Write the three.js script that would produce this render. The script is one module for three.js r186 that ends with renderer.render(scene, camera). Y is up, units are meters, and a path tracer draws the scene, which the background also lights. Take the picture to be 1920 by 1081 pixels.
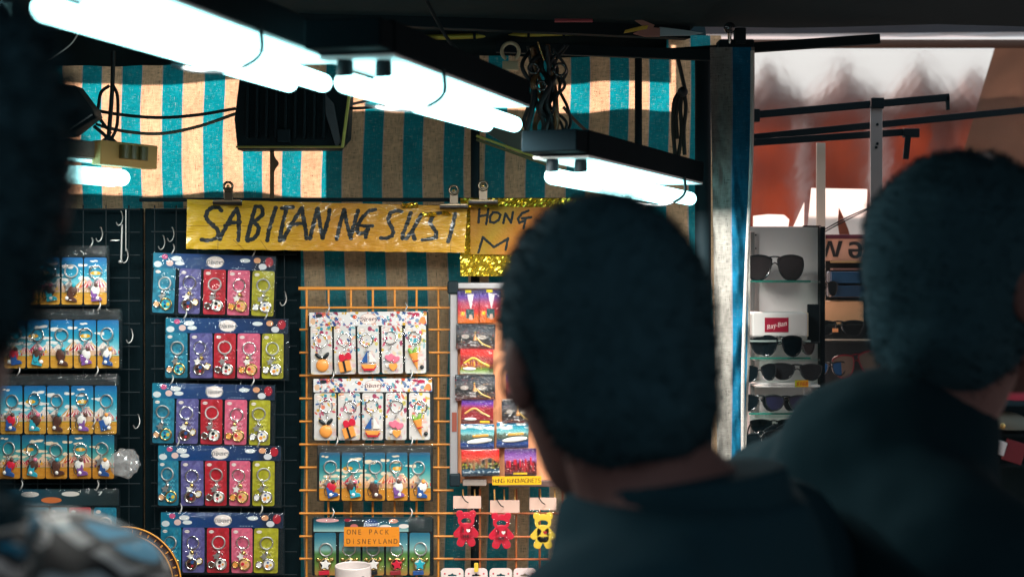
import * as THREE from 'three';
import { mergeGeometries } from 'three/addons/utils/BufferGeometryUtils.js';
import { RoundedBoxGeometry } from 'three/addons/geometries/RoundedBoxGeometry.js';
import { RectAreaLightUniformsLib } from 'three/addons/lights/RectAreaLightUniformsLib.js';
import { FontLoader } from 'three/addons/loaders/FontLoader.js';
import { ImprovedNoise } from 'three/addons/math/ImprovedNoise.js';

// ------------------------------------------------------------------ camera, sky, sun, exposure
const scene = new THREE.Scene();
const EYE = 1.6, FOCAL = 2637;                       // eye height in metres, focal length in photograph pixels (1920 wide)
const camera = new THREE.PerspectiveCamera(2 * Math.atan(540 / FOCAL) * 180 / Math.PI, 16 / 9, 0.05, 300);
camera.position.set(0, EYE, 0);
camera.lookAt(0, EYE, -1);
camera.setViewOffset(1920, 1080, 0, 80, 1920, 1080);  // the lens is shifted a little, verticals stay upright
camera.focus = 2.93;
camera.userData.fStop = 4.0;
camera.updateProjectionMatrix();

const SUN_DIR = new THREE.Vector3(0.16, -0.66, 1).normalize();   // the way the light travels: from behind the stall
const skyTexture = (() => {                                       // hazy bright day: pale towards the sun, blue-grey overhead and behind
  const w = 256, h = 128, d = new Float32Array(w * h * 4);
  for (let y = 0; y < h; y++) for (let x = 0; x < w; x++) {
    const el = ((y + 0.5) / h - 0.5) * Math.PI, az = ((x + 0.5) / w - 0.5) * 2 * Math.PI;
    const dir = [Math.cos(el) * Math.cos(az), Math.sin(el), Math.cos(el) * Math.sin(az)];
    const c = Math.max(0, -(dir[0] * SUN_DIR.x + dir[1] * SUN_DIR.y + dir[2] * SUN_DIR.z));
    const up = Math.max(0, dir[1]), glow = Math.pow(c, 3) * 0.35;
    let r = 0.64 - 0.28 * up + glow * 1.0, g = 0.67 - 0.2 * up + glow * 0.8, b = 0.7 - 0.13 * up + glow * 0.55;
    if (dir[1] < 0) { r = g = b = 0.12; }
    const i = (y * w + x) * 4; d[i] = r; d[i + 1] = g; d[i + 2] = b; d[i + 3] = 1;
  }
  const t = new THREE.DataTexture(d, w, h, THREE.RGBAFormat, THREE.FloatType);
  t.mapping = THREE.EquirectangularReflectionMapping; t.magFilter = THREE.LinearFilter; t.minFilter = THREE.LinearFilter; t.needsUpdate = true;
  return t;
})();
scene.background = skyTexture; scene.environment = skyTexture;
scene.backgroundIntensity = 0.5; scene.environmentIntensity = 0.5;

const sun = new THREE.DirectionalLight(new THREE.Color(1, 0.66, 0.58), 5);
sun.position.copy(SUN_DIR).multiplyScalar(-30).add(new THREE.Vector3(0, 1.5, -3)); sun.target.position.set(0, 1.5, -3);
sun.castShadow = true; sun.shadow.mapSize.set(4096, 4096);
Object.assign(sun.shadow.camera, { left: -12, right: 12, top: 12, bottom: -12, near: 1, far: 80 });
scene.add(sun, sun.target);

const renderer = new THREE.WebGLRenderer({ antialias: true });
renderer.toneMapping = THREE.LinearToneMapping; renderer.toneMappingExposure = 2.15;
renderer.shadowMap.enabled = true;
RectAreaLightUniformsLib.init();
const TUBE_GLOW = 2.6, TUBE_LIGHT = 52;                // what the eye sees of a tube, and the light that it gives
const TUBE_COLOR = new THREE.Color(0.4, 0.96, 1.0), TUBE_CAST = new THREE.Color(1.0, 0.94, 0.87);

// ------------------------------------------------------------------ helpers
let seed = 20240611;
const rnd = (a = 0, b = 1) => { seed = (seed * 1664525 + 1013904223) >>> 0; return a + (b - a) * seed / 4294967296; };
const noise3 = new ImprovedNoise(), nz = (x, y, z = 0) => noise3.noise(x, y, z);
const V = (x, y, z) => new THREE.Vector3(x, y, z);
const P = (px, py, d) => V((px - 960) / FOCAL * d, EYE + (460 - py) / FOCAL * d, -d);   // photograph pixel at a depth in metres
const L = (px, d) => px / FOCAL * d;                                                       // a length in pixels at that depth
const used = {};
const numbered = (n) => { used[n] = (used[n] ?? -1) + 1; return used[n] ? n + '_' + String(used[n]).padStart(3, '0') : n; };
function tag(o, label, category, group, kind) {
  o.userData.label = label; if (category) o.userData.category = category; if (group) o.userData.group = group; if (kind) o.userData.kind = kind; return o;
}
function shade(o) { o.castShadow = o.receiveShadow = true; return o; }
function thing(name, label, category, pos, group) {
  const g = new THREE.Group(); g.name = numbered(name); if (pos) g.position.copy(pos); scene.add(g); return tag(g, label, category, group);
}
function part(name, geo, mat, parent, pos, rot) {
  const m = shade(new THREE.Mesh(geo, mat)); m.name = numbered(name);
  if (pos) m.position.set(pos.x, pos.y, pos.z); if (rot) m.rotation.set(rot[0], rot[1], rot[2]);
  parent.add(m); return m;
}
function single(name, geo, mat, label, category, pos, group, kind) {
  return tag(part(name, geo, mat, scene, pos), label, category, group, kind);
}
const lin = (hex) => new THREE.Color(hex);
function std(color, roughness = 0.8, o = {}) {
  const c = Array.isArray(color) ? new THREE.Color().setRGB(...color) : new THREE.Color(color);
  const physical = ['transmission', 'clearcoat', 'sheen', 'ior', 'specularIntensity', 'thickness'].some((k) => k in o);
  return new (physical ? THREE.MeshPhysicalMaterial : THREE.MeshStandardMaterial)({ color: c, roughness, side: THREE.DoubleSide, ...o });
}
function canvas(w, h, draw) { const c = document.createElement('canvas'); c.width = w; c.height = h; draw(c.getContext('2d'), w, h); return c; }
function tex(c, srgb = true, rep) {
  const t = new THREE.CanvasTexture(c); if (srgb) t.colorSpace = THREE.SRGBColorSpace; t.wrapS = t.wrapT = THREE.RepeatWrapping; if (rep) t.repeat.set(rep[0], rep[1]); t.anisotropy = 8; return t;
}
function dataTex(w, h, fn, srgb) {
  const d = new Uint8Array(w * h * 4);
  for (let y = 0; y < h; y++) for (let x = 0; x < w; x++) { const v = fn(x, y), i = (y * w + x) * 4; d[i] = v[0]; d[i + 1] = v[1]; d[i + 2] = v[2]; d[i + 3] = 255; }
  const t = new THREE.DataTexture(d, w, h); t.wrapS = t.wrapT = THREE.RepeatWrapping; t.magFilter = t.minFilter = THREE.LinearFilter; if (srgb) t.colorSpace = THREE.SRGBColorSpace; t.needsUpdate = true; return t;
}
const box = (w, h, d, r = 0.002) => new RoundedBoxGeometry(w, h, d, 2, Math.min(r, w / 2.1, h / 2.1, d / 2.1));
function tube(pts, r, seg = 24, rad = 8, closed = false) { return new THREE.TubeGeometry(new THREE.CatmullRomCurve3(pts, closed), seg, r, rad, closed); }
function rod(a, b, r, rad = 10) {
  const d = b.clone().sub(a), g = new THREE.CylinderGeometry(r, r, d.length(), rad);
  g.applyQuaternion(new THREE.Quaternion().setFromUnitVectors(V(0, 1, 0), d.clone().normalize())); const m = a.clone().add(b).multiplyScalar(0.5); return g.translate(m.x, m.y, m.z);
}
function bar(a, b, w, h) {                           // a square bar between two points, h measured upwards
  const d = b.clone().sub(a), g = box(d.length(), h, w, 0.0015), x = d.normalize(), z = V(0, 1, 0).cross(x).negate().normalize(), y = z.clone().cross(x);
  const m = new THREE.Matrix4().makeBasis(x, y, z).setPosition(a.clone().add(b).multiplyScalar(0.5)); return g.applyMatrix4(m);
}
function roundRect(w, h, r) {
  const s = new THREE.Shape(), x = -w / 2, y = -h / 2; s.moveTo(x + r, y); s.lineTo(x + w - r, y); s.quadraticCurveTo(x + w, y, x + w, y + r); s.lineTo(x + w, y + h - r);
  s.quadraticCurveTo(x + w, y + h, x + w - r, y + h); s.lineTo(x + r, y + h); s.quadraticCurveTo(x, y + h, x, y + h - r); s.lineTo(x, y + r); s.quadraticCurveTo(x, y, x + r, y); return s;
}
function fitUV(g, u0 = 0, v0 = 0, u1 = 1, v1 = 1) {  // uv from the x and y of the shape itself
  g.computeBoundingBox(); const b = g.boundingBox, p = g.attributes.position, uv = new Float32Array(p.count * 2);
  for (let i = 0; i < p.count; i++) { uv[2 * i] = u0 + (u1 - u0) * (p.getX(i) - b.min.x) / (b.max.x - b.min.x); uv[2 * i + 1] = v0 + (v1 - v0) * (p.getY(i) - b.min.y) / (b.max.y - b.min.y); }
  g.setAttribute('uv', new THREE.BufferAttribute(uv, 2)); return g;
}
function plate(w, h, r, t = 0.0012) { return fitUV(new THREE.ExtrudeGeometry(roundRect(w, h, r), { depth: t, bevelEnabled: false, curveSegments: 4 })); }
function solid(shape, depth, bevel = 0.0006, seg = 8) { return new THREE.ExtrudeGeometry(shape, { depth, bevelEnabled: bevel > 0, bevelSize: bevel, bevelThickness: bevel, bevelSegments: 2, curveSegments: seg }); }
function sheet(nx, ny, fn, uvfn) {                   // a cloth or film from a function of (u, v)
  const g = new THREE.PlaneGeometry(1, 1, nx, ny), p = g.attributes.position, uv = g.attributes.uv;
  for (let i = 0; i < p.count; i++) { const u = uv.getX(i), v = uv.getY(i), q = fn(u, v); p.setXYZ(i, q.x, q.y, q.z); if (uvfn) { const t = uvfn(u, v, q); uv.setXY(i, t[0], t[1]); } }
  g.computeVertexNormals(); return g;
}
const faceted = (g) => { const n = g.index ? g.toNonIndexed() : g; n.computeVertexNormals(); return n; };
const merge = (list) => mergeGeometries(list.map((g) => { const n = g.index ? g.toNonIndexed() : g; for (const k of Object.keys(n.attributes)) if (!['position', 'normal', 'uv'].includes(k)) n.deleteAttribute(k); return n; }));

// ------------------------------------------------------------------ shared surfaces
const wrinkleTex = dataTex(256, 256, (x, y) => {
  const t = 6.2832 / 256, a = Math.cos(x * t), b = Math.sin(x * t), c = Math.cos(y * t), d = Math.sin(y * t);
  let v = 0; for (const [f, k] of [[1.6, 0.5], [3.3, 0.3], [7, 0.2]]) v += k * Math.abs(nz(a * f + c * f * 0.7 + 5, b * f + d * f * 0.7, d * f * 0.6 - c * f * 0.6));
  const q = Math.min(255, v * 420); return [q, q, q];
});
const weaveTex = dataTex(256, 256, (x, y) => { const v = 128 + 60 * Math.sin(x * 6.2832 / 4) * (((y >> 2) & 1) ? 1 : -1) + 45 * (rnd() - 0.5); return [v, v, v]; });
const grainTex = dataTex(256, 256, () => { const v = rnd(90, 166); return [v, v, v]; });
const BLACK = [0.007, 0.017, 0.022];
const M = {
  blackMetal: std(BLACK, 0.75, { bumpMap: grainTex, bumpScale: 0.0002, specularIntensity: 0.35 }),
  blackPlastic: std([0.008, 0.017, 0.022], 0.6, { specularIntensity: 0.4 }),
  blackCloth: std([0.012, 0.028, 0.034], 0.95, { bumpMap: weaveTex, bumpScale: 0.0006, specularIntensity: 0.25 }),
  rubber: std([0.01, 0.017, 0.02], 0.6),
  chrome: std([0.82, 0.83, 0.82], 0.16, { metalness: 1 }),
  brass: std([0.72, 0.52, 0.2], 0.22, { metalness: 1 }),
  steel: std([0.45, 0.45, 0.44], 0.42, { metalness: 0.85 }),
  alu: std([0.42, 0.42, 0.42], 0.5, { metalness: 0.6 }),
  whitePlastic: std([0.75, 0.74, 0.72], 0.4),
  whitePaint: std([0.78, 0.8, 0.8], 0.5),
  orangeWire: std([0.72, 0.27, 0.035], 0.45, { clearcoat: 0.3, clearcoatRoughness: 0.3 }),
  film: std([0.98, 0.985, 0.985], 0.035, { transmission: 1, thickness: 0, ior: 1.5, specularIntensity: 0.8, bumpMap: wrinkleTex, bumpScale: 0.0014 }),
  glass: std([0.85, 0.95, 0.92], 0.02, { transmission: 1, thickness: 0, ior: 1.5 }),
  lampBlack: std([0.003, 0.008, 0.011], 0.9, { specularIntensity: 0.12 }),
  glassEdge: std([0.02, 0.2, 0.15], 0.2),
};
// ------------------------------------------------------------------ ground, roofs, added pieces that block or shape the light
const ground = single('ground', new THREE.PlaneGeometry(400, 400).rotateX(-Math.PI / 2), std([0.12, 0.115, 0.11], 0.9, { bumpMap: grainTex, bumpScale: 0.002 }), 'grey concrete ground under the market stalls', 'ground', V(0, 0, 0), null, 'structure');

{ // the stall's own dark roof sheet, with its rails
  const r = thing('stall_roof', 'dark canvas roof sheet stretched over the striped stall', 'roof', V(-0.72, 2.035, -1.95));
  part('roof_sheet', sheet(24, 24, (u, v) => V((u - 0.5) * 2.2, 0.012 * nz(u * 7, v * 7) + 0.02, (0.5 - v) * -2.33)), M.blackCloth, r);
  part('added_sky_lid', sheet(12, 4, (u, v) => V((u - 0.5) * 2.3, 0.03 + 0.5 * (1 - v), -1.165 - 0.4 * (1 - v))), M.blackCloth, r);  // added lid out of view, keeps sky light off the back of the cloth
  part('added_shade_strip', sheet(80, 6, (u, v) => { const px = 20 + 1230 * u, bot = 120 + 8 * Math.sin(u * 9) + 6 * nz(u * 14, 3) - 24 * u, p = P(px, bot - v * (bot - 58), 3.0 + 0.012 * Math.sin(u * 40) + 0.01 * nz(u * 20, v * 3)); return p.sub(r.position); }), std([0.016, 0.026, 0.028], 0.9, { bumpMap: weaveTex, bumpScale: 0.0006, specularIntensity: 0.3 }), r);  // added dark strip, stands in for the shade along the top of the cloth
  for (const z of [-0.55, 0.35, 1.2]) part('rafter', box(2.2, 0.03, 0.03), M.blackMetal, r, V(0, 0.055, z));
  const a = thing('aisle_canopy', 'black canopy over the aisle at the upper right', 'canopy', V(1.45, 2.07, -1.72));
  part('canopy_sheet', sheet(20, 20, (u, v) => V((u - 0.5) * 2.14, 0.01 * nz(u * 6, v * 6, 4), (0.5 - v) * 2.6)), M.blackCloth, a);
  for (const z of [-1.28, 0]) part('rafter', box(2.14, 0.03, 0.03), M.blackMetal, a, V(0, 0.03, z));
}
{ // added dark stall behind the viewer, unseen, cuts the rear sky light
  const r = thing('added_rear_stall', 'added unseen dark stall behind the viewer that cuts rear sky light', 'stall', V(0.2, 0, 2.6));
  part('stall_front', sheet(40, 20, (u, v) => V((u - 0.5) * 9, v * 2.35, 0.03 * Math.sin(u * 60) + 0.04 * nz(u * 20, v * 4))), std([0.03, 0.045, 0.05], 0.95), r); part('stall_awning', sheet(20, 6, (u, v) => V((u - 0.5) * 9, 2.36 + 0.25 * v, -1.0 * (1 - v))), std([0.05, 0.06, 0.065], 0.95), r);
  for (const x of [-4.4, -1.5, 1.5, 4.4]) part('stall_post', rod(V(x, 0, -0.05), V(x, 2.5, -0.05), 0.025), M.blackMetal, r);
}
single('side_sheet', sheet(30, 30, (u, v) => V(-1.68 + 0.012 * Math.sin(u * 22) + 0.015 * nz(u * 6, v * 5), 0.05 + v * 2.0, -3.08 + u * 1.7)), std([0.03, 0.045, 0.05], 0.95, { bumpMap: weaveTex, bumpScale: 0.0006 }), 'dark cloth sheet closing the left side of the stall', 'cloth');
{ // added unseen boards; their gap is cut to shape the sun patch on the cloth
  const z = -3.5, k = (z0) => (Math.abs(z0) - 3.1), sh = k(z);
  const up = sh * 0.66, side = -sh * 0.16, w = thing('sun_mask_boards', 'added unseen boards behind the striped stall that shape the sun patch', 'wall', V(0, 0, z));
  const ply = std([0.3, 0.22, 0.14], 0.85, { bumpMap: grainTex, bumpScale: 0.0006 });
  const pane = (x0, x1, y0, y1) => part('sun_mask_panel', box(x1 - x0, y1 - y0, 0.012), ply, w, V((x0 + x1) / 2, (y0 + y1) / 2, 0));
  const y0 = 1.711 + up, y1 = 1.958 + up, x0 = -1.06 + side, x1 = -0.41 + side;
  pane(-1.9, 0.46, 0, y0 - 0.001); pane(-1.9, x0, y0 + 0.001, 2.5);
  pane(x1, 0.46, y0 + 0.001, 1.894 + up); pane(0.36 + side, 0.46, 1.896 + up, 2.5);
  pane(x0 + 0.001, 0.35 + side, y1 + 0.004, 2.55);
}

// ------------------------------------------------------------------ striped woven cloth
const PERIOD = 76.15 / FOCAL * 3.1, PERIODS = 8;
const stripeColor = dataTex(2048, 1024, (x, y) => {
  const s = x / 2048 * PERIODS, f = s - Math.floor(s), teal = f < 0.505;
  const warp = 0.5 + 0.5 * Math.sin(x * 0.8 + 1.5 * nz(y * 0.02, x * 0.2)), weft = 0.5 + 0.5 * Math.sin(y * 0.8 + 1.3 * nz(x * 0.02, y * 0.15, 9));
  const cloud = nz(x * 0.012, y * 0.009, 2) * 0.5 + nz(x * 0.04, y * 0.05, 7) * 0.5;
  const thin = Math.max(0, nz(x * 0.03, y * 0.33, 3) + nz(x * 0.37, y * 0.024, 6) - 0.42) * 2.2;   // worn threads
  const q = 0.93 + 0.13 * warp * weft + 0.18 * cloud + rnd(-0.05, 0.05);
  const edge = Math.min(f, 1 - f, Math.abs(f - 0.505)) < 0.012;
  let c = teal ? [8, 158, 176] : [242, 212, 170];
  if (edge) c = [222, 206, 190];
  const k = teal ? thin : -0.35 * Math.max(0, nz(x * 0.02, y * 0.35, 13) + nz(x * 0.3, y * 0.02, 17) - 0.3) * 2;
  return c.map((v) => Math.max(0, Math.min(255, k >= 0 ? v * q + (205 - v * q) * Math.min(0.75, k) : v * q * (1 + k))));
}, true);
const stripeBump = dataTex(1024, 1024, (x, y) => {
  const a = Math.sin(x * 0.785) * (((y >> 2) & 1) ? 1 : -1), n = nz(x * 0.06, y * 0.3, 1) + nz(x * 0.3, y * 0.06, 5); const v = 128 + 38 * a + 60 * n + rnd(-16, 16); return [v, v, v].map((q) => Math.max(0, Math.min(255, q)));
});
const stripeMat = std([1, 1, 1], 0.95, { map: stripeColor, transmission: 0.72, thickness: 0, bumpMap: stripeBump, bumpScale: 0.0012, specularIntensity: 0.6 });
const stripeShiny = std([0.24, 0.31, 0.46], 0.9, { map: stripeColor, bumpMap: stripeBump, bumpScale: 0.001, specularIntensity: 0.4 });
const X305 = (305 - 960) / FOCAL * 3.1;
single('striped_tarp', sheet(260, 90, (u, v) => {
  const x = -1.62 + u * 2.08, y = 0.4 + v * 1.662;
  const fold = 0.006 * Math.sin(x * 21 + 1.2 * Math.sin(y * 3)) + 0.02 * nz(x * 4, y * 2.2) + 0.008 * nz(x * 14, y * 9, 3) + 0.02 * Math.exp(-Math.pow((x + 0.075) / 0.018, 2)) * Math.min(1, (2.03 - y) * 5);
  return V(x, y, -3.1 + fold);
}, (u, v, q) => [(q.x - X305 + 0.015 * nz(q.x * 2.2, q.y * 2.6, 5)) / (PERIOD * PERIODS), (q.y - 0.4) / 0.42]), stripeMat,
'teal and cream striped woven tarpaulin hung as the back wall of the stall', 'tarpaulin');
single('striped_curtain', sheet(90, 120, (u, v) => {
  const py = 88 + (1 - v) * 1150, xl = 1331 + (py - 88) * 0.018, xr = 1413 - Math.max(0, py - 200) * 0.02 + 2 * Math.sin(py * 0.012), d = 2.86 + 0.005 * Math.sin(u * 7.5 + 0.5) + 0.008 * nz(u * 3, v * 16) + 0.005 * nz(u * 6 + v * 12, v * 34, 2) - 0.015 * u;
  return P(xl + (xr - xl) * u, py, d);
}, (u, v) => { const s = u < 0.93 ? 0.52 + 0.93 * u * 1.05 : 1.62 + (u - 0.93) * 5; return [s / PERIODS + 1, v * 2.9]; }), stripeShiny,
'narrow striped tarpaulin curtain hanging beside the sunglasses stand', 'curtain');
part('hem', tube([0, 0.25, 0.5, 0.75, 1].map((t) => P(1411 - 20 * t + 3 * Math.sin(t * 7), 95 + t * 800, 2.82)), 0.0042, 60, 6), std([0.62, 0.6, 0.56], 0.7, { bumpMap: weaveTex, bumpScale: 0.002 }), scene.children[scene.children.length - 1]);

// ------------------------------------------------------------------ posts, rails and clamps of the frame
const frameGroup = 'dark tubes of the stall frame';
const post = (px, y0, y1, d, w, label) => single('frame_post', rod(P(px, y0, d), V(P(px, y0, d).x, y1, -d), L(w, d) / 2, 14), M.blackMetal, label, 'post');
post(891, 90, 0, 3.04, 17, 'black post behind the right end of the gold lettered sign');
post(1197, 92, 0, 2.98, 14, 'thin black post hung between the fluorescent lamps and the corner');
post(1318, 92, 0, 2.95, 30, 'thick black corner post left of the striped curtain');
{
  const t = thing('roof_rail', 'yellow lit horizontal pipe under the roof above the middle lamp', 'rail', P(925, 66, 3.0));
  part('pipe', new THREE.CylinderGeometry(0.006, 0.006, L(360, 3.0), 12).rotateZ(Math.PI / 2 + 0.033), std([0.5, 0.42, 0.06], 0.35, { metalness: 0.3 }), t);
  for (const x of [-0.19, -0.04, 0.075, 0.15]) part('pipe_clamp', new THREE.TorusGeometry(0.0075, 0.003, 8, 16).rotateY(Math.PI / 2), M.blackMetal, t, V(x, 0.033 * x, 0));
}
single('upper_beam', bar(P(560, 28, 2.75), P(1290, 60, 2.95), 0.03, 0.03), M.blackMetal, 'thick black beam crossing just under the roof', 'beam');
single('upper_beam', bar(P(930, 88, 2.9), P(1345, 104, 2.9), 0.02, 0.022), M.blackMetal, 'lower black beam above the striped cloth right of the middle lamp', 'beam');
{
  const t = thing('scaffold_bar', 'black square arm reaching right from the corner clamp', 'frame arm', P(1370, 90, 2.93));
  const o = t.position, q = (px, py, d) => P(px, py, d).sub(o);
  part('arm', bar(q(1240, 101, 2.93), q(1648, 73, 2.96), 0.02, L(18, 2.95)), M.blackMetal, t);
  part('clamp', box(L(66, 2.9), L(34, 2.9), 0.05, 0.004), M.blackMetal, t, q(1378, 93, 2.92));
  part('clamp_jaw', box(L(20, 2.9), L(30, 2.9), 0.03, 0.003), M.blackPlastic, t, q(1387, 68, 2.9));
  part('clamp_knob', new THREE.SphereGeometry(L(11, 2.9), 20, 14), std([0.02, 0.025, 0.03], 0.12, { clearcoat: 1, clearcoatRoughness: 0.05 }), t, q(1368, 52, 2.88));
  part('knob_stem', rod(q(1368, 60, 2.88), q(1368, 82, 2.9), 0.004), M.chrome, t);
}
{ // upper bits caught by the light
  const t = thing('wood_stick', 'split wooden stick with yellow end on the corner beam', 'stick', P(1212, 58, 2.86));
  const s = (pts, d) => solid(new THREE.Shape(pts.map(([x, y]) => new THREE.Vector2(L(x, 2.86), -L(y, 2.86)))), d, 0.0008);
  part('splinter', s([[-26, -22], [-6, -18], [14, -10], [10, -4], [-4, -7]], 0.004), std([0.42, 0.22, 0.17], 0.7), t, V(0, 0, 0.004));
  part('stick_end', s([[-40, 0], [-8, -8], [2, -9], [0, -3], [-42, 4]], 0.006), std([0.6, 0.42, 0.05], 0.6), t, V(0, 0, 0.003));
  part('stick_body', s([[-24, 5], [0, -6], [24, -4], [24, 10], [-4, 10]], 0.008), std([0.4, 0.2, 0.17], 0.7), t);
  part('wrapped_tail', s([[25, -6], [60, -2], [105, 4], [80, 8], [25, 9]], 0.006), std([0.35, 0.5, 0.55], 0.4), t);
  single('red_rod', merge([-5, 0, 5].map((y) => rod(P(1040, 34 + y, 2.84), P(1111, 34 + y, 2.84), L(2.6, 2.84)))), std([0.45, 0.1, 0.12], 0.3), 'short bundle of dull red rods under the roof', 'rods');
  single('amber_bottle', new THREE.LatheGeometry([[0, 0], [8, 0], [9, 4], [9, 16], [5, 20], [4, 26], [5, 28], [0, 28]].map(([x, y]) => new THREE.Vector2(L(x, 2.84), L(y, 2.84))), 16), std([0.5, 0.22, 0.05], 0.15, { clearcoat: 1 }), 'small amber plastic bottle tied up under the roof', 'bottle', P(1073, 24, 2.84));
  const c = thing('pipe_clip', 'cream plastic pipe clip hanging beside the middle lamp', 'pipe clip', P(957, 96, 2.8));
  const cream = std([0.6, 0.52, 0.33], 0.4);
  part('clip_ring', new THREE.TorusGeometry(L(16, 2.8), L(3.4, 2.8), 10, 28, 5.2).rotateZ(-1.0), cream, c);
  part('clip_base', box(L(30, 2.8), L(17, 2.8), 0.014), cream, c, V(0.0, -L(27, 2.8), 0));
  part('clip_leg', box(L(6, 2.8), L(28, 2.8), 0.008), cream, c, V(-L(12, 2.8), -L(45, 2.8), 0));
  single('yellow_strap', sheet(16, 3, (u, v) => P(420 + u * 70, -14 + u * 26 + (1 - v) * 12 - 8 * Math.sin(u * 3), 2.5 + 0.01 * u)), std([0.7, 0.62, 0.06], 0.5), 'short yellow strap lying above the left lamp', 'strap');
}
// ------------------------------------------------------------------ right hand side: bars of the next stall
{
  const d = 3.35, q = (px, py, k = d) => P(px, py, k);
  const t = thing('hook_bar', 'flat black bar with a turned down hook end at right', 'bar', q(1600, 200));
  const o = t.position; const r = (px, py, k = d) => q(px, py, k).sub(o);
  part('bar_body', bar(r(1412, 215), r(1780, 182), 0.008, L(14, d)), M.blackMetal, t); part('bar_hook', bar(r(1776, 180), r(1777, 206), 0.008, L(7, d)), M.blackMetal, t);
  part('bar_end_stop', box(L(12, d), L(24, d), 0.02), M.blackMetal, t, r(1418, 216));
  single('long_rod', bar(q(1412, 257, 3.38), q(1990, 199, 3.5), 0.012, L(13, 3.4)), M.blackMetal, 'long thin black rod sloping to the right edge of the view', 'rod');
  const b = thing('short_bar', 'short black bar with end cap and dangling tab below the long rod', 'bar', q(1580, 258));
  const o2 = b.position, r2 = (px, py, k = d) => q(px, py, k).sub(o2);
  part('bar_body', bar(r2(1412, 267, 3.36), r2(1700, 247, 3.36), 0.008, L(13, d)), M.blackMetal, b); part('end_cap', box(L(30, d), L(17, d), 0.016), M.blackPlastic, b, r2(1708, 249, 3.36)); part('dangling_tab', bar(r2(1703, 252), r2(1698, 298), 0.006, L(11, d)), M.blackMetal, b);
  const a = thing('aluminium_strut', 'upright aluminium strut with screw holes and black cap', 'strut', q(1645, 300));
  const o3 = a.position, r3 = (px, py, k = d) => q(px, py, k).sub(o3);
  part('strut_body', box(L(22, d), L(330, d), 0.006, 0.001), M.alu, a, r3(1643, 362, 3.33)); part('strut_cap', box(L(24, d), L(20, d), 0.012), M.blackMetal, a, r3(1645, 193, 3.325));
  for (const y of [233, 269, 276]) part('screw', new THREE.CylinderGeometry(L(2.6, d), L(2.6, d), 0.003, 10).rotateX(Math.PI / 2), M.blackMetal, a, r3(1643 + (y % 3), y, 3.326));
  single('black_strut', bar(q(1669, 190, 3.34).setY(1.0), q(1669, 190, 3.34), 0.01, L(14, d)), M.blackMetal, 'black upright strut just right of the aluminium strut', 'strut');
  single('pale_strut', box(L(17, d), L(330, d), 0.006, 0.001), std([0.6, 0.58, 0.5], 0.6), 'pale cream upright strut left of the aluminium strut', 'strut', q(1539, 430, 3.4));
  single('tie_cord', merge([tube([q(1540, 437, 3.3), q(1585, 413, 3.3), q(1640, 386, 3.3)], 0.0017, 20, 6), tube([q(1540, 433, 3.31), q(1580, 411, 3.31), q(1640, 384, 3.31)], 0.0017, 20, 6)]), M.rubber, 'black doubled cord stretched from the sunglasses stand to a strut', 'cord');
}
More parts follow.
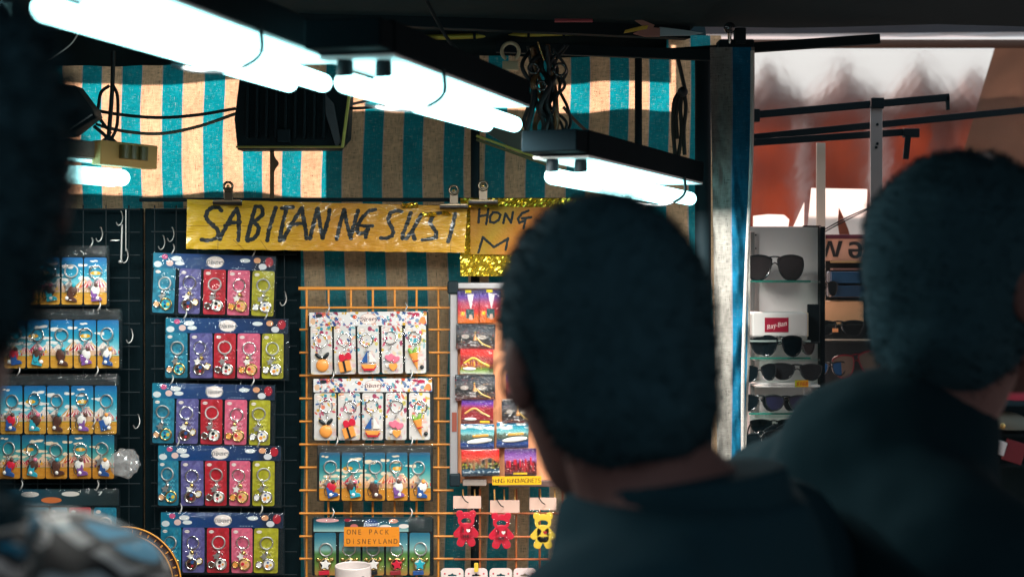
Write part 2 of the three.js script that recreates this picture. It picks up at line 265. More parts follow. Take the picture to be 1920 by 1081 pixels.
// ------------------------------------------------------------------ beyond: plastic sheet, tents, far awning
{
  const d = 5.0, plastic = std([0.96, 0.94, 0.92], 0.15, { transmission: 1, thickness: 0.003, ior: 1.2, bumpMap: wrinkleTex, bumpScale: 0.0008 });
  const g = box(L(760, d), L(760, d), 0.003, 0.0005); single('plastic_sheet', g, plastic, 'frosted clear plastic sheet hung as a screen behind the sunglasses', 'plastic sheet', P(1768, 474, d));
  single('awning_flap', sheet(20, 20, (u, v) => { const y = 80 + (1 - v) * 330, xl = 1864 - (y - 92) * 0.3; return P(xl + u * (2060 - xl), y, 4.7 + 0.03 * nz(u * 4, v * 4)); }), std([0.075, 0.046, 0.03], 0.95, { transmission: 0.45, thickness: 0 }), 'brown slanted awning flap at the right edge', 'awning');
  const far = thing('far_awning', 'grey awning edge with pale strip above the plastic sheet', 'awning', P(1700, 60, 4.6));
  part('awning_top', sheet(20, 3, (u, v) => V((u - 0.5) * 1.4, L(26, 4.6) * (v - 0.5), 0.01 * nz(u * 9, v * 3))), std([0.05, 0.058, 0.07], 0.9), far, V(0, L(8, 4.6), 0));
  part('awning_hem', sheet(30, 3, (u, v) => V((u - 0.5) * 1.4, L(9, 4.6) * (v - 0.5) - L(10 - 6 * u, 4.6), 0.012 + 0.006 * nz(u * 14, v * 3, 2))), std([0.75, 0.78, 0.8], 0.8, { transmission: 0.4, thickness: 0 }), far);
  part('rolled_cover', new THREE.CylinderGeometry(L(9, 4.6), L(8, 4.6), 1.4, 14).rotateZ(Math.PI / 2), std([0.1, 0.06, 0.045], 0.9), far, V(0, -L(22, 4.6), 0));
  const rustMap = tex(canvas(512, 512, (g, w, h) => { g.fillStyle = '#c9a08c'; g.fillRect(0, 0, w, h); for (let i = 0; i < 500; i++) { g.fillStyle = ['rgba(90,40,20,.16)', 'rgba(255,170,90,.14)', 'rgba(60,40,40,.14)', 'rgba(255,215,170,.1)'][i % 4]; g.beginPath(); g.ellipse(rnd(0, w), rnd(0, h), rnd(6, 46), rnd(10, 90), rnd(-0.3, 0.3), 0, 7); g.fill(); } }));
  const rust = std([0.4, 0.13, 0.055], 0.95, { map: rustMap, transmission: 0.5, thickness: 0, bumpMap: weaveTex, bumpScale: 0.001 }), rust2 = std([0.34, 0.125, 0.06], 0.95, { map: rustMap, transmission: 0.45, thickness: 0 });
  const D = 18;
  [[1440, 104, 'leftmost'], [1582, 108, 'second from left'], [1726, 106, 'third from left'], [1826, 122, 'rightmost']].forEach(([px, py, w], i) => {
    const t = thing('market_tent', `rust red pointed market tent beyond the plastic sheet, ${w} of the four`, 'tent', P(px, 460, D).setY(0), 'rust red tents beyond the plastic sheet');
    const top = P(px, py, D).y, eave = P(px, 200, D).y, hw = L(70, D);
    const prof = [[hw * 0.02, top], [hw * 0.1, top - 0.2 * (top - eave)], [hw * 0.34, top - 0.5 * (top - eave)], [hw * 0.72, top - 0.78 * (top - eave)], [hw, eave], [hw, eave - 0.15]];
    part('tent_roof', new THREE.LatheGeometry(prof.map(([x, y]) => new THREE.Vector2(x * 1.414, y)), 4).rotateY(Math.PI / 4), i % 2 ? rust : rust2, t);
    part('tent_curtain', sheet(24, 4, (u, v) => V((u - 0.5) * 2 * hw, v * (eave - 0.1) + (1 - v) * (i % 2 ? 0.9 : 1.4), -0.3 + 0.06 * Math.sin(u * 30))), i % 2 ? rust2 : rust, t);
    for (const s of [-1, 1]) part('tent_pole', rod(V(s * hw * 0.97, 0, 0), V(s * hw * 0.97, eave, 0), 0.02), M.alu, t);
  });
  const cloth = std([0.9, 0.9, 0.88], 0.95, { transmission: 0.8, thickness: 0 });
  const w = thing('white_cloth', 'white cloth sheet tied between the struts behind the stand', 'cloth', P(1570, 395, 3.6));
  const cs = (pts, m, z, n) => part(n, solid(new THREE.Shape(pts.map(([x, y]) => new THREE.Vector2(L(x - 1570, 3.6), L(395 - y, 3.6)))), 0.0006, 0), m, w, V(0, 0, z));
  cs([[1521, 352], [1626, 354], [1624, 446], [1512, 446]], cloth, 0, 'cloth_panel');
  cs([[1572, 388], [1580, 405], [1590, 430], [1594, 446], [1574, 446], [1570, 420]], std([0.4, 0.13, 0.07], 0.9, { transmission: 0.4, thickness: 0 }), 0.004, 'rust_streak');
  single('white_rag', solid(new THREE.Shape([[1508, 378], [1507, 440], [1480, 440]].map(([x, y]) => new THREE.Vector2(L(x - 1500, 3.6), L(400 - y, 3.6)))), 0.0008, 0), cloth, 'small pointed white rag left of the white cloth', 'rag', P(1500, 400, 3.6));
  single('white_rag', solid(new THREE.Shape([[1412, 404], [1440, 401], [1470, 402], [1480, 411], [1476, 440], [1412, 440]].map(([x, y]) => new THREE.Vector2(L(x - 1440, 3.6), L(400 - y, 3.6)))), 0.0008, 0.0), cloth, 'low rounded white rag above the left side of the stand', 'rag', P(1440, 400, 3.6));
}
// ------------------------------------------------------------------ fluorescent lamps
const tubeMat = std([0.6, 0.62, 0.62], 0.3, { emissive: TUBE_COLOR, emissiveIntensity: TUBE_GLOW });
function lamp(label, a0, a1, opt = {}) {              // a0, a1: centres of the left tube's two ends
  const len = a0.distanceTo(a1), u = a1.clone().sub(a0).normalize(), v = V(-u.z, 0, u.x).normalize(), up = v.clone().cross(u).normalize();
  if (up.y < 0) up.negate();
  const t = thing('fluorescent_lamp', label, 'lamp', a0.clone().add(a1).multiplyScalar(0.5), opt.group ?? 'twin fluorescent lamps hung in a row');
  const basis = new THREE.Matrix4().makeBasis(u, up, v); t.quaternion.setFromRotationMatrix(basis);   // local x along the tubes, y up, z to the side
  const s = opt.gap ?? 0.05, r = opt.r ?? 0.0135, n = opt.tubes ?? 2, side = opt.side ?? 1;
  for (let k = 0; k < n; k++) {
    const z = k * s * side, dx = k * (opt.stagger ?? 0);
    part('tube', new THREE.CapsuleGeometry(r, len - 2 * r, 8, 20).rotateZ(Math.PI / 2), tubeMat, t, V(dx, 0, z));
    const light = new THREE.RectAreaLight(TUBE_CAST, TUBE_LIGHT * (opt.power ?? 1), len * 0.96, r * 2);
    const nrm = up.clone().negate(), m = new THREE.Matrix4().makeBasis(u, nrm.clone().negate().cross(u), nrm.clone().negate());
    light.quaternion.setFromRotationMatrix(m); light.position.copy(t.position).addScaledVector(v, z).addScaledVector(u, dx).addScaledVector(up, -r - 0.002); scene.add(light);
    if (!opt.noHolder) { part('lamp_holder', new THREE.CapsuleGeometry(0.0105, 0.022, 6, 14), M.blackPlastic, t, V(-len / 2 + 0.012 + dx, 0.012, z + 0.0 + (opt.holderOut ?? 0))); }
  }
  const w = (n - 1) * s + 0.055, zc = (n - 1) * s * side / 2;
  part('reflector', new THREE.BoxGeometry(len * 1.01, 0.004, w), M.whitePaint, t, V(0, 0.03, zc));
  part('housing', box(len * 1.02, opt.h ?? 0.04, w + 0.004, 0.003), opt.housing ?? M.lampBlack, t, V(0, 0.033 + (opt.h ?? 0.04) / 2, zc));
  if (!opt.noHolder) part('end_box', box(0.05, 0.035, w, 0.003), M.lampBlack, t, V(-len / 2 - 0.027, 0.052, zc));
  for (const f of opt.clips ?? []) part('wire_clip', tube([V(f * len, 0.034, zc + w / 2 * side + 0.003), V(f * len - 0.004, 0.0, zc + (w / 2 + 0.004) * side), V(f * len - 0.014, -0.019, zc + w * 0.26 * side), V(f * len - 0.022, -0.0205, zc - w * 0.2 * side), V(f * len - 0.026, -0.013, zc - w * 0.52 * side)], 0.0028, 24, 6), M.rubber, t);
  return t;
}
const A = (px, py, Y) => { const d = Y * FOCAL / (460 - py); return P(px, py, d); };
lamp('long twin tube fluorescent lamp nearest the camera at upper left', A(70, 12, 0.24), A(548, 157, 0.236), { clips: [0.06], gap: 0.048, stagger: 0.012 });
lamp('twin tube fluorescent lamp in the middle of the row', A(640, 152, 0.205), A(915, 233, 0.205), { clips: [-0.22], gap: 0.044, stagger: 0.02 });
lamp('small twin tube fluorescent lamp at the right end, above the nearest head', P(1030, 329, 2.3), P(1254, 372, 2.84), { clips: [0.3], gap: 0.042, stagger: 0.02, power: 1.1 });
{ // the short lamp at left with a wooden housing
  const t = lamp('short fluorescent lamp with wooden end block at far left', P(-20, 312, 2.55), P(241, 334, 2.78), { tubes: 2, gap: 0.03, side: -1, r: 0.0165, noHolder: true, h: 0.03, housing: std([0.3, 0.27, 0.24], 0.6), group: 'other fluorescent lamps', power: 0.5 });
  part('wood_block', box(0.13, 0.046, 0.03, 0.002), std([0.66, 0.4, 0.13], 0.65, { bumpMap: grainTex, bumpScale: 0.0006 }), t, V(0.115, 0.042, 0.035));
  for (const x of [0.1, 0.118, 0.14]) part('starter', new THREE.CylinderGeometry(0.011, 0.011, 0.026, 14), std([0.12, 0.11, 0.03], 0.35), t, V(x, 0.046, 0.056));
}
lamp('blurred end of a fluorescent tube at the upper left corner', P(-230, -40, 1.05), P(6, 24, 1.42), { tubes: 1, group: 'other fluorescent lamps', noHolder: true, r: 0.0125, power: 0.4 });

// ------------------------------------------------------------------ floodlight, cables, hooks, clips
{
  const d = 2.86, t = thing('floodlight', 'black floodlight with finned back facing the striped cloth', 'floodlight', P(550, 212, d));
  t.rotation.z = -0.015;
  part('case', solid(new THREE.Shape([[-104, -62], [100, -66], [96, 40], [80, 60], [-106, 64], [-112, 10]].map(([x, y]) => new THREE.Vector2(L(x, d), -L(y, d)))), 0.06, 0.004), M.blackPlastic, t, V(0, 0, -0.09));
  for (let i = 0; i < 9; i++) part('fin', box(L(5, d), L(96, d), 0.022, 0.001), M.blackPlastic, t, V(L(-88 + i * 18, d), L(2, d), -0.018));
  part('rim', bar(V(L(106, d), L(60, d), -0.01), V(L(92, d), L(-62, d), -0.01), 0.012, L(5, d)).translate(0, 0, 0), std([0.55, 0.52, 0.1], 0.4), t);
  part('rim_foot', bar(V(L(-108, d), L(-64, d), -0.012), V(L(94, d), L(-61, d), -0.012), 0.014, L(4, d)), std([0.3, 0.26, 0.05], 0.5), t);
  part('bracket', solid(new THREE.Shape([[56, -40], [74, -20], [88, 50], [80, 62], [60, 0]].map(([x, y]) => new THREE.Vector2(L(x, d), -L(y, d)))), 0.004, 0.0006), std([0.06, 0.06, 0.07], 0.4), t, V(0, 0, -0.014));
  part('junction_box', box(L(24, d), L(26, d), 0.02, 0.002), M.blackPlastic, t, V(L(-18, d), L(-42, d), -0.012));
  single('hanging_strap', sheet(3, 24, (u, v) => { const y = 276 + (1 - v) * 96, w = 8 + 9 * Math.exp(-Math.pow((y - 306) / 9, 2)); return P(506 + u * w, y, 2.95 + 0.004 * Math.sin(v * 5)); }), std([0.09, 0.06, 0.03], 0.8), 'dark strap hanging below the floodlight to the gold sign', 'strap');
}
const cable = (label, pts, r, mat = M.rubber, d = 2.9) => single('cable', tube(pts.map(([x, y, z]) => P(x, y, z ?? d)), r, 60, 7), mat, label, 'cable');
cable('black cable running left of the floodlight across the stripes', [[170, 205], [230, 215], [300, 220], [370, 215], [442, 203]], L(3.2, 2.9));
cable('grey brown cable sagging below the black cable', [[190, 236], [235, 246], [300, 250], [370, 237], [444, 212]], L(3.2, 2.9), std([0.13, 0.11, 0.08], 0.6));
cable('pale cable right of the floodlight, passing behind the middle lamp', [[655, 196], [690, 188], [725, 181]], L(2.6, 2.9), std([0.16, 0.12, 0.13], 0.6));
cable('dark cable right of the floodlight under the pale one', [[655, 203], [700, 200], [750, 187]], L(2.8, 2.9));
cable('thin white cord curling above the left lamp', [[70, 119, 2.6], [85, 115, 2.6], [110, 100, 2.6], [135, 80, 2.6], [148, 60, 2.6]], 0.0013, M.whitePlastic);
cable('long brown cable sloping from the black junction to the right lamp', [[1056, 200, 2.75], [1075, 222, 2.75], [1105, 248, 2.75], [1150, 268, 2.75], [1200, 290, 2.75]], L(3, 2.75), std([0.12, 0.055, 0.04], 0.5));
cable('dark thin cable curving down from the roof over the middle lamp', [[790, -20, 2.6], [815, 30, 2.6], [845, 80, 2.6], [885, 118, 2.6]], L(3.5, 2.6));
{
  const t = thing('cable_loop', 'looped bundle of black cable hanging above the short lamp', 'cable', P(208, 210, 2.86)), o = t.position, q = (a) => a.map(([x, y, z]) => P(x, y, z ?? 2.86).sub(o));
  for (const [pts, r] of [[[[212, 95], [211, 150], [208, 200], [203, 262]], 4.2], [[[205, 160], [190, 172], [185, 195], [184, 215], [200, 240]], 3.2], [[[212, 160], [219, 175], [221, 205], [218, 240], [210, 258]], 3.2], [[[203, 256], [185, 270], [165, 287]], 3.4], [[[176, 236], [195, 252], [215, 275], [224, 292]], 3.4], [[[205, 255], [222, 272], [238, 294]], 3], [[[180, 232], [200, 240], [208, 250]], 2.6]])
    part('cable_strand', tube(q(pts), L(r, 2.86), 40, 7), M.rubber, t);
}
{
  const t = thing('hanging_lamp', 'dark box lamp with pale lower edge hanging at far left', 'lamp', P(135, 215, 2.75));
  const s = solid(new THREE.Shape([[-40, -56], [10, -50], [42, -8], [46, 2], [2, 36], [-40, 40]].map(([x, y]) => new THREE.Vector2(L(x, 2.75), -L(y, 2.75)))), 0.05, 0.003);
  part('lamp_case', s, std([0.012, 0.02, 0.026], 0.5), t, V(0, 0, -0.03));
  part('lamp_rim', bar(V(L(2, 2.75), -L(34, 2.75), 0.028), V(L(52, 2.75), -L(4, 2.75), 0.028), 0.01, L(9, 2.75)), M.blackPlastic, t);
  part('pale_edge', bar(V(L(6, 2.75), -L(30, 2.75), 0.034), V(L(48, 2.75), -L(2, 2.75), 0.034), 0.003, L(3, 2.75)), std([0.7, 0.72, 0.72], 0.4), t);
}
{
  const t = thing('cable_tangle', 'tangle of black cables and ties hanging between the two right lamps', 'cables', P(1022, 180, 2.72)), o = t.position;
  for (let i = 0; i < 15; i++) {
    const x = 990 + rnd(0, 62), p = [];
    for (let k = 0; k < 6; k++) p.push(P(x + rnd(-14, 14) + (k - 2) * rnd(-3, 3), 90 + k * 36 + rnd(-6, 6), 2.72 + rnd(-0.03, 0.03)).sub(o));
    part('cable_strand', tube(p, L(rnd(3, 6), 2.72), 40, 6), i % 5 === 0 ? std([0.16, 0.08, 0.03], 0.4) : M.rubber, t);
  }
  part('junction_box', box(L(100, 2.5), L(48, 2.5), 0.07, 0.004), M.lampBlack, t, P(1060, 275, 2.45).sub(o));
  for (const [x, y, k] of [[1000, 128, 9], [1050, 130, 11], [1015, 160, 8]]) part('tie_ring', new THREE.TorusGeometry(L(k, 2.7), L(2.5, 2.7), 8, 20), std([0.03, 0.035, 0.035], 0.15, { clearcoat: 1 }), t, P(x, y, 2.66).sub(o));
  part('brass_wire', rod(P(1009, 78, 2.66).sub(o), P(1020, 112, 2.66).sub(o), 0.0014), M.brass, t);
}
{
  const t = thing('cable_hank', 'hank of dark cable hung on the right of the striped cloth', 'cable', P(1274, 220, 2.9)), o = t.position;
  for (const pts of [[[1278, 168], [1266, 185], [1262, 230], [1266, 290]], [[1280, 168], [1276, 200], [1278, 250], [1272, 292]], [[1282, 168], [1286, 200], [1282, 245], [1284, 290]], [[1270, 105], [1276, 130], [1285, 170]], [[1281, 165], [1275, 178], [1268, 210], [1270, 260]]])
    part('cable_strand', tube(pts.map(([x, y]) => P(x, y, 2.9).sub(o)), L(4, 2.9), 40, 7), std([0.016, 0.02, 0.015], 0.5), t);
  part('knot', new THREE.IcosahedronGeometry(L(10, 2.9), 2), M.rubber, t, P(1280, 172, 2.89).sub(o));
}
{
  const t = thing('brown_panel', 'dull brown lamp cover with a yellow edge behind the middle lamp', 'lamp cover', P(960, 265, 2.95));
  const o = t.position;
  part('cover', solid(new THREE.Shape([[-60, -24], [0, -30], [60, -10], [78, 40], [40, 36]].map(([x, y]) => new THREE.Vector2(L(x, 2.9), -L(y, 2.9)))), 0.004, 0), std([0.1, 0.09, 0.07], 0.6), t, V(0, 0, -0.01));
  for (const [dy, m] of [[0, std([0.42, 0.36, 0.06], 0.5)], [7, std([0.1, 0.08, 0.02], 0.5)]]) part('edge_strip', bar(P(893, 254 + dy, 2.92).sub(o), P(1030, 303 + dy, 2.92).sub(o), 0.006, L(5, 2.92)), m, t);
}
function bulldogClip(px, py, d, jawW, ring, label) {
  const t = thing('bulldog_clip', label, 'clip', P(px, py, d), 'clips holding the gold signs'), k = (n) => L(n, d);
  const dark = std([0.03, 0.028, 0.03], 0.3, { metalness: 0.6 });
  part('jaw', new THREE.CylinderGeometry(k(6), k(6), k(jawW), 3, 1).rotateZ(Math.PI / 2), dark, t, V(0, 0, 0.002));
  part('jaw_lip', box(k(jawW), k(4), 0.004), std([0.4, 0.3, 0.2], 0.3, { metalness: 0.7 }), t, V(0, k(3.5), 0.006));
  part('arm', solid(roundRect(k(15), k(26), k(3)), 0.002, 0.0005), std([0.09, 0.07, 0.05], 0.3, { metalness: 0.7 }), t, V(-k(ring), k(16), 0.0));
  part('ring', new THREE.TorusGeometry(k(8), k(2.4), 10, 24), std([0.16, 0.13, 0.09], 0.25, { metalness: 0.8 }), t, V(-k(ring), k(31), 0.006));
  part('rivet', new THREE.SphereGeometry(k(3.2), 12, 8), M.brass, t, V(-k(ring), k(31), 0.008));
}
bulldogClip(427, 380, 2.9, 54, -2, 'bulldog clip near the left end of the long gold sign');
bulldogClip(851, 387, 2.9, 53, 0, 'bulldog clip at the right end of the long gold sign');
bulldogClip(906, 379, 2.885, 55, 0, 'bulldog clip at the upper left of the foil covered sign');
single('sign_rail', rod(P(262, 374, 2.99), P(1075, 374, 2.99), L(4, 2.99)), M.blackMetal, 'black rail along the bottom edge of the lit stripes', 'rail');

// ------------------------------------------------------------------ gold signs
const foilBump = dataTex(512, 512, (x, y) => { const n = Math.abs(nz(x * 0.03, y * 0.03, 1)) + 0.6 * Math.abs(nz(x * 0.08, y * 0.08, 4)) + 0.25 * Math.abs(nz(x * 0.2, y * 0.2, 8)); const v = Math.min(255, n * 230); return [v, v, v]; });
function stroke(g, pts, w, jag = 0.8) {               // a hand-painted stroke with a ragged edge
  g.lineCap = 'round'; g.lineJoin = 'round';
  for (let i = 0; i < pts.length - 1; i++) {
    const [a, b] = [pts[i], pts[i + 1]], n = Math.max(2, Math.ceil(Math.hypot(b[0] - a[0], b[1] - a[1]) / (w * 0.35)));
    for (let k = 0; k <= n; k++) { const t = k / n; g.beginPath(); g.arc(a[0] + (b[0] - a[0]) * t + rnd(-jag, jag), a[1] + (b[1] - a[1]) * t + rnd(-jag, jag), w * rnd(0.4, 0.53), 0, 7); g.fill(); }
  }
}
{
  const top = (u) => 373 + 13 * u, bot = (u) => 466 + 7 * u, x0 = (v) => 351 - 2 * v, x1 = (v) => 876 - 5 * v;
  const CW = 1580, CH = 300;
  const toC = (px, py) => { const u = (px - 350) / 524; return [u * CW, (py - top(u)) / (bot(u) - top(u)) * CH]; };
  const c = canvas(CW, CH, (g) => {
    const gr = g.createLinearGradient(0, 0, CW, 0); gr.addColorStop(0, '#c9a51c'); gr.addColorStop(0.25, '#cfa41d'); gr.addColorStop(0.55, '#d1912a'); gr.addColorStop(1, '#d5a027'); g.fillStyle = gr; g.fillRect(0, 0, CW, CH);
    for (let i = 0; i < 2600; i++) { g.fillStyle = `rgba(${rnd() < 0.5 ? '90,60,10' : '240,205,70'},${rnd(0.02, 0.09)})`; g.fillRect(rnd(0, CW), rnd(0, CH), rnd(4, 60), rnd(1, 4)); }
    for (let i = 0; i < 60; i++) { g.strokeStyle = `rgba(${rnd() < 0.35 ? '80,50,10' : '246,220,90'},${rnd(0.15, 0.5)})`; g.lineWidth = rnd(1, 3); const x = rnd(0, CW), y = rnd(0, CH), l = rnd(15, 90), a = rnd(-1.2, 1.2); g.beginPath(); g.moveTo(x, y); g.lineTo(x + l * Math.cos(a), y + l * Math.sin(a)); g.stroke(); }
    g.strokeStyle = 'rgba(70,45,8,.55)'; g.lineWidth = 3; for (const p of [[[180, 180], [180, 300]], [[265, 240], [330, 300]], [[420, 240], [460, 300]], [[0, 160], [700, 150]], [[1500, 40], [1500, 300]]]) { g.beginPath(); g.moveTo(...p[0]); g.lineTo(...p[1]); g.stroke(); }
    g.fillStyle = '#0d1c22';
    const S4 = [[[510, 235], [480, 192], [390, 195], [330, 245], [312, 310], [345, 370], [405, 420], [465, 480], [485, 535], [460, 585], [400, 612], [325, 620], [262, 606]], [[500, 605], [560, 470], [620, 350], [708, 205]], [[708, 205], [735, 300], [742, 450], [740, 620]], [[565, 425], [640, 395], [755, 378]], [[850, 605], [880, 450], [915, 300], [945, 182]], [[945, 182], [1010, 182], [1042, 222], [1038, 290], [990, 340], [925, 388]], [[925, 388], [972, 415], [998, 460], [982, 540], [930, 600], [852, 622]], [[1205, 200], [1170, 330], [1130, 480], [1112, 615]], [[1285, 205], [1350, 195], [1425, 188]], [[1350, 200], [1320, 320], [1290, 470], [1275, 615]], [[1322, 605], [1400, 440], [1470, 320], [1540, 205]], [[1540, 205], [1570, 330], [1600, 480], [1618, 595]], [[1415, 412], [1490, 402], [1580, 402]], [[1662, 595], [1690, 450], [1720, 310], [1745, 212]], [[1745, 212], [1780, 400], [1825, 585]], [[1825, 585], [1860, 450], [1890, 330], [1900, 225]]];
    const S5 = [[[222, 600], [250, 450], [280, 320], [305, 228]], [[305, 228], [340, 380], [402, 590]], [[402, 590], [430, 450], [460, 320], [480, 232]], [[705, 218], [620, 242], [545, 320], [492, 410], [476, 490], [512, 535], [570, 520], [618, 478]], [[515, 428], [590, 435], [670, 432]], [[618, 432], [608, 500], [592, 575]], [[1048, 248], [970, 232], [905, 262], [872, 340], [892, 400], [932, 460], [950, 520], [920, 570], [860, 590], [790, 590]], [[1160, 262], [1120, 400], [1072, 530], [1072, 590], [1120, 592], [1190, 500], [1250, 380], [1295, 282]], [[1190, 500], [1205, 550], [1225, 600]], [[1570, 265], [1500, 268], [1442, 312], [1412, 390], [1450, 450], [1500, 510], [1500, 578], [1430, 600], [1328, 615]], [[1735, 275], [1710, 400], [1690, 520], [1660, 630]]];
    for (const p of S4) stroke(g, p.map(([x, y]) => toC(340 + x / 6.857, 360 + y / 6.857)), 25, 1.8);
    for (const p of S5) stroke(g, p.map(([x, y]) => toC(600 + x / 6.857, 360 + y / 6.857)), 24, 1.8);
  });
  const gold = std([0.95, 0.92, 0.85], 0.42, { map: tex(c), bumpMap: foilBump, bumpScale: 0.0012, clearcoat: 0.3, clearcoatRoughness: 0.08 });
  const t = thing('hand_lettered_sign', 'long gold card sign hand lettered SABITAN NG SUSI', 'sign', P(612, 422, 2.93)), o = t.position;
  part('sign_board', sheet(110, 20, (u, v) => { const w = 1 - v, px = x0(w) + (x1(w) - x0(w)) * u, y = top(u) + (bot(u) - top(u)) * w; return P(px + 0.8 * nz(w * 8, 3) * (u < 0.02 || u > 0.98 ? 1 : 0), y + 1.4 * nz(u * 24, 7) * (v < 0.06 ? 1 : 0), 2.93 - 0.006 * nz(u * 5, v * 2) - 0.0035 * nz(u * 24, v * 6, 2) - 0.0018 * Math.abs(nz(u * 60, v * 14, 3))).sub(o); }), gold, t);
  part('card_back', sheet(10, 3, (u, v) => { const w = 1 - v; return P(354 + 514 * u, top(u) + 3 + (bot(u) - top(u) - 6) * w, 2.945).sub(o); }), std([0.35, 0.25, 0.12], 0.9), t);
  const glitter = std([0.7, 0.5, 0.06], 0.14, { metalness: 0.9 });
  for (const [px, py, w, h] of [[768, 384, 30, 9], [806, 401, 26, 7], [836, 399, 16, 7]]) part('foil_crease', faceted(sheet(9, 4, (u, v) => P(px - w / 2 + u * w + rnd(-1.6, 1.6), py + h / 2 - v * h + rnd(-1, 1), 2.922 - rnd(0, 0.008)).sub(o))), glitter, t);
}
{
  const d = 2.955, t = thing('foil_sign', 'crinkled gold foil sign with a lettered card, half behind the middle head', 'sign', P(975, 444, d)), o = t.position;
  const foil = std([0.62, 0.44, 0.035], 0.2, { metalness: 0.75 });
  part('foil', faceted(sheet(64, 40, (u, v) => P(863 + 228 * u, 517 - 146 * v, d - 0.004 * rnd(0, 1) - 0.004 * nz(u * 9, v * 9)).sub(o))), foil, t);
  const c = canvas(640, 360, (g, w, h) => {
    const gr = g.createLinearGradient(0, 0, w, h); gr.addColorStop(0, '#a8681c'); gr.addColorStop(0.35, '#a27e1e'); gr.addColorStop(0.6, '#b06a22'); gr.addColorStop(1, '#a8501f'); g.fillStyle = gr; g.fillRect(0, 0, w, h);
    for (let i = 0; i < 900; i++) { g.fillStyle = `rgba(${rnd() < 0.5 ? '80,40,8' : '230,180,60'},${rnd(0.02, 0.1)})`; g.fillRect(rnd(0, w), rnd(0, h), rnd(3, 40), rnd(1, 4)); }
    g.fillStyle = '#0d1a1c'; const k = (x, y) => [(840 + x / 5.6875 - 882) / 150 * w, (340 + y / 5.6875 - 386) / 90 * h];
    for (const p of [[[335, 295], [325, 430]], [[430, 290], [408, 450]], [[330, 370], [425, 350]], [[530, 325], [480, 325], [448, 370], [450, 425], [490, 435], [540, 405], [560, 350], [530, 325]], [[590, 435], [612, 335], [672, 430], [692, 322]], [[860, 300], [790, 330], [745, 390], [760, 430], [820, 410]], [[790, 385], [885, 372]], [[830, 380], [805, 490]], [[325, 755], [345, 680], [372, 592], [490, 695], [640, 602], [615, 720]]]) stroke(g, p.map(([x, y]) => k(x, y)), 21, 1.2);
  });
  part('lettered_card', sheet(20, 12, (u, v) => P(882 + 150 * u, 476 - 90 * v + 2 * u, 2.945 - 0.003 * nz(u * 5, v * 4)).sub(o)), std([0.95, 0.95, 0.9], 0.45, { map: tex(c), bumpMap: foilBump, bumpScale: 0.0008, specularIntensity: 0.4 }), t);
}
// ------------------------------------------------------------------ wire grids
function wireGrid(name, label, xs, ys, d, x0, x1, y0, y1, mat, r, backing) {
  const t = thing(name, label, 'wire grid', P((x0 + x1) / 2, (y0 + y1) / 2, d)), o = t.position;
  const vg = new THREE.CylinderGeometry(r, r, L(y1 - y0, d), 8), hg = new THREE.CylinderGeometry(r, r, L(x1 - x0, d), 8).rotateZ(Math.PI / 2);
  for (const x of xs) part('wire', vg, mat, t, P(x, (y0 + y1) / 2, d).sub(o));
  for (const y of ys) part('wire', hg, mat, t, P((x0 + x1) / 2, y, d - 0.0055).sub(o));
  if (backing) part('backing_board', box(L(x1 - x0 + 24, d), L(y1 - y0 + 10, d), 0.012, 0.003), backing, t, P((x0 + x1) / 2 - 2, (y0 + y1) / 2 + 4, d + 0.05).sub(o));
  return t;
}
const range = (a, b, s) => { const r = []; for (let x = a; x <= b; x += s) r.push(x); return r; };
const blackWire = std([0.007, 0.015, 0.019], 0.5, { specularIntensity: 0.5 });
const blackBoard = std([0.0035, 0.0115, 0.015], 0.85, { bumpMap: wrinkleTex, bumpScale: 0.001, specularIntensity: 0.15 });
wireGrid('black_wire_grid', 'black wire grid board carrying the blue beach card packs at far left', range(-58, 250, 42.8), range(392, 1240, 42.8), 3.0, -60, 262, 384, 1240, blackWire, 0.0014, blackBoard);
wireGrid('black_wire_grid', 'black wire grid board carrying the blue header packs in the second column', range(290, 545, 40.5), range(391, 1240, 42.8), 3.0, 284, 556, 384, 1240, blackWire, 0.0014, blackBoard);
{
  const g = wireGrid('orange_wire_grid', 'orange wire grid rack in front of the striped cloth', [575, 616, 658, 699, 740, 781, 822], [576, 617, 660, 703, 746, 789, 832, 875, 918, 961, 1004, 1046, 1089, 1132, 1175], 3.0, 562, 850, 540, 1240, M.orangeWire, 0.0024);
  const o = g.position; part('top_rail', rod(P(560, 540, 3.0).sub(o), P(850, 540, 3.0).sub(o), 0.0038), M.orangeWire, g);
  const g2 = wireGrid('orange_wire_grid', 'orange wire grid behind the bear key rings below the magnet board', [900, 968, 1012, 1055, 1098, 1140], [961, 1005, 1047, 1090, 1132, 1175], 3.01, 852, 1180, 915, 1240, std([0.6, 0.17, 0.05], 0.45), 0.0024);
  const o2 = g2.position;
  for (const x of [868, 890, 927, 945, 965, 1013, 1040]) part('prong', rod(P(x, 916, 2.99).sub(o2), P(x + 1, 948, 2.985).sub(o2), 0.0018, 8), std([0.75, 0.42, 0.12], 0.4), g2);
}
single('stall_counter', box(2.1, 0.05, 0.55, 0.006), std([0.1, 0.07, 0.05], 0.6), 'dark counter board below the displays', 'counter', V(-0.55, 0.835, -2.86));
for (const x of [-1.5, -0.55, 0.42]) single('trestle', merge([rod(V(x, 0, -2.65), V(x, 0.81, -2.8), 0.018), rod(V(x, 0, -3.05), V(x, 0.81, -2.9), 0.018), rod(V(x, 0.3, -2.72), V(x, 0.3, -2.99), 0.012)]), M.blackMetal, `folding black trestle under the ${x < -1 ? 'left end' : x < 0 ? 'middle' : 'right end'} of the counter`, 'trestle');

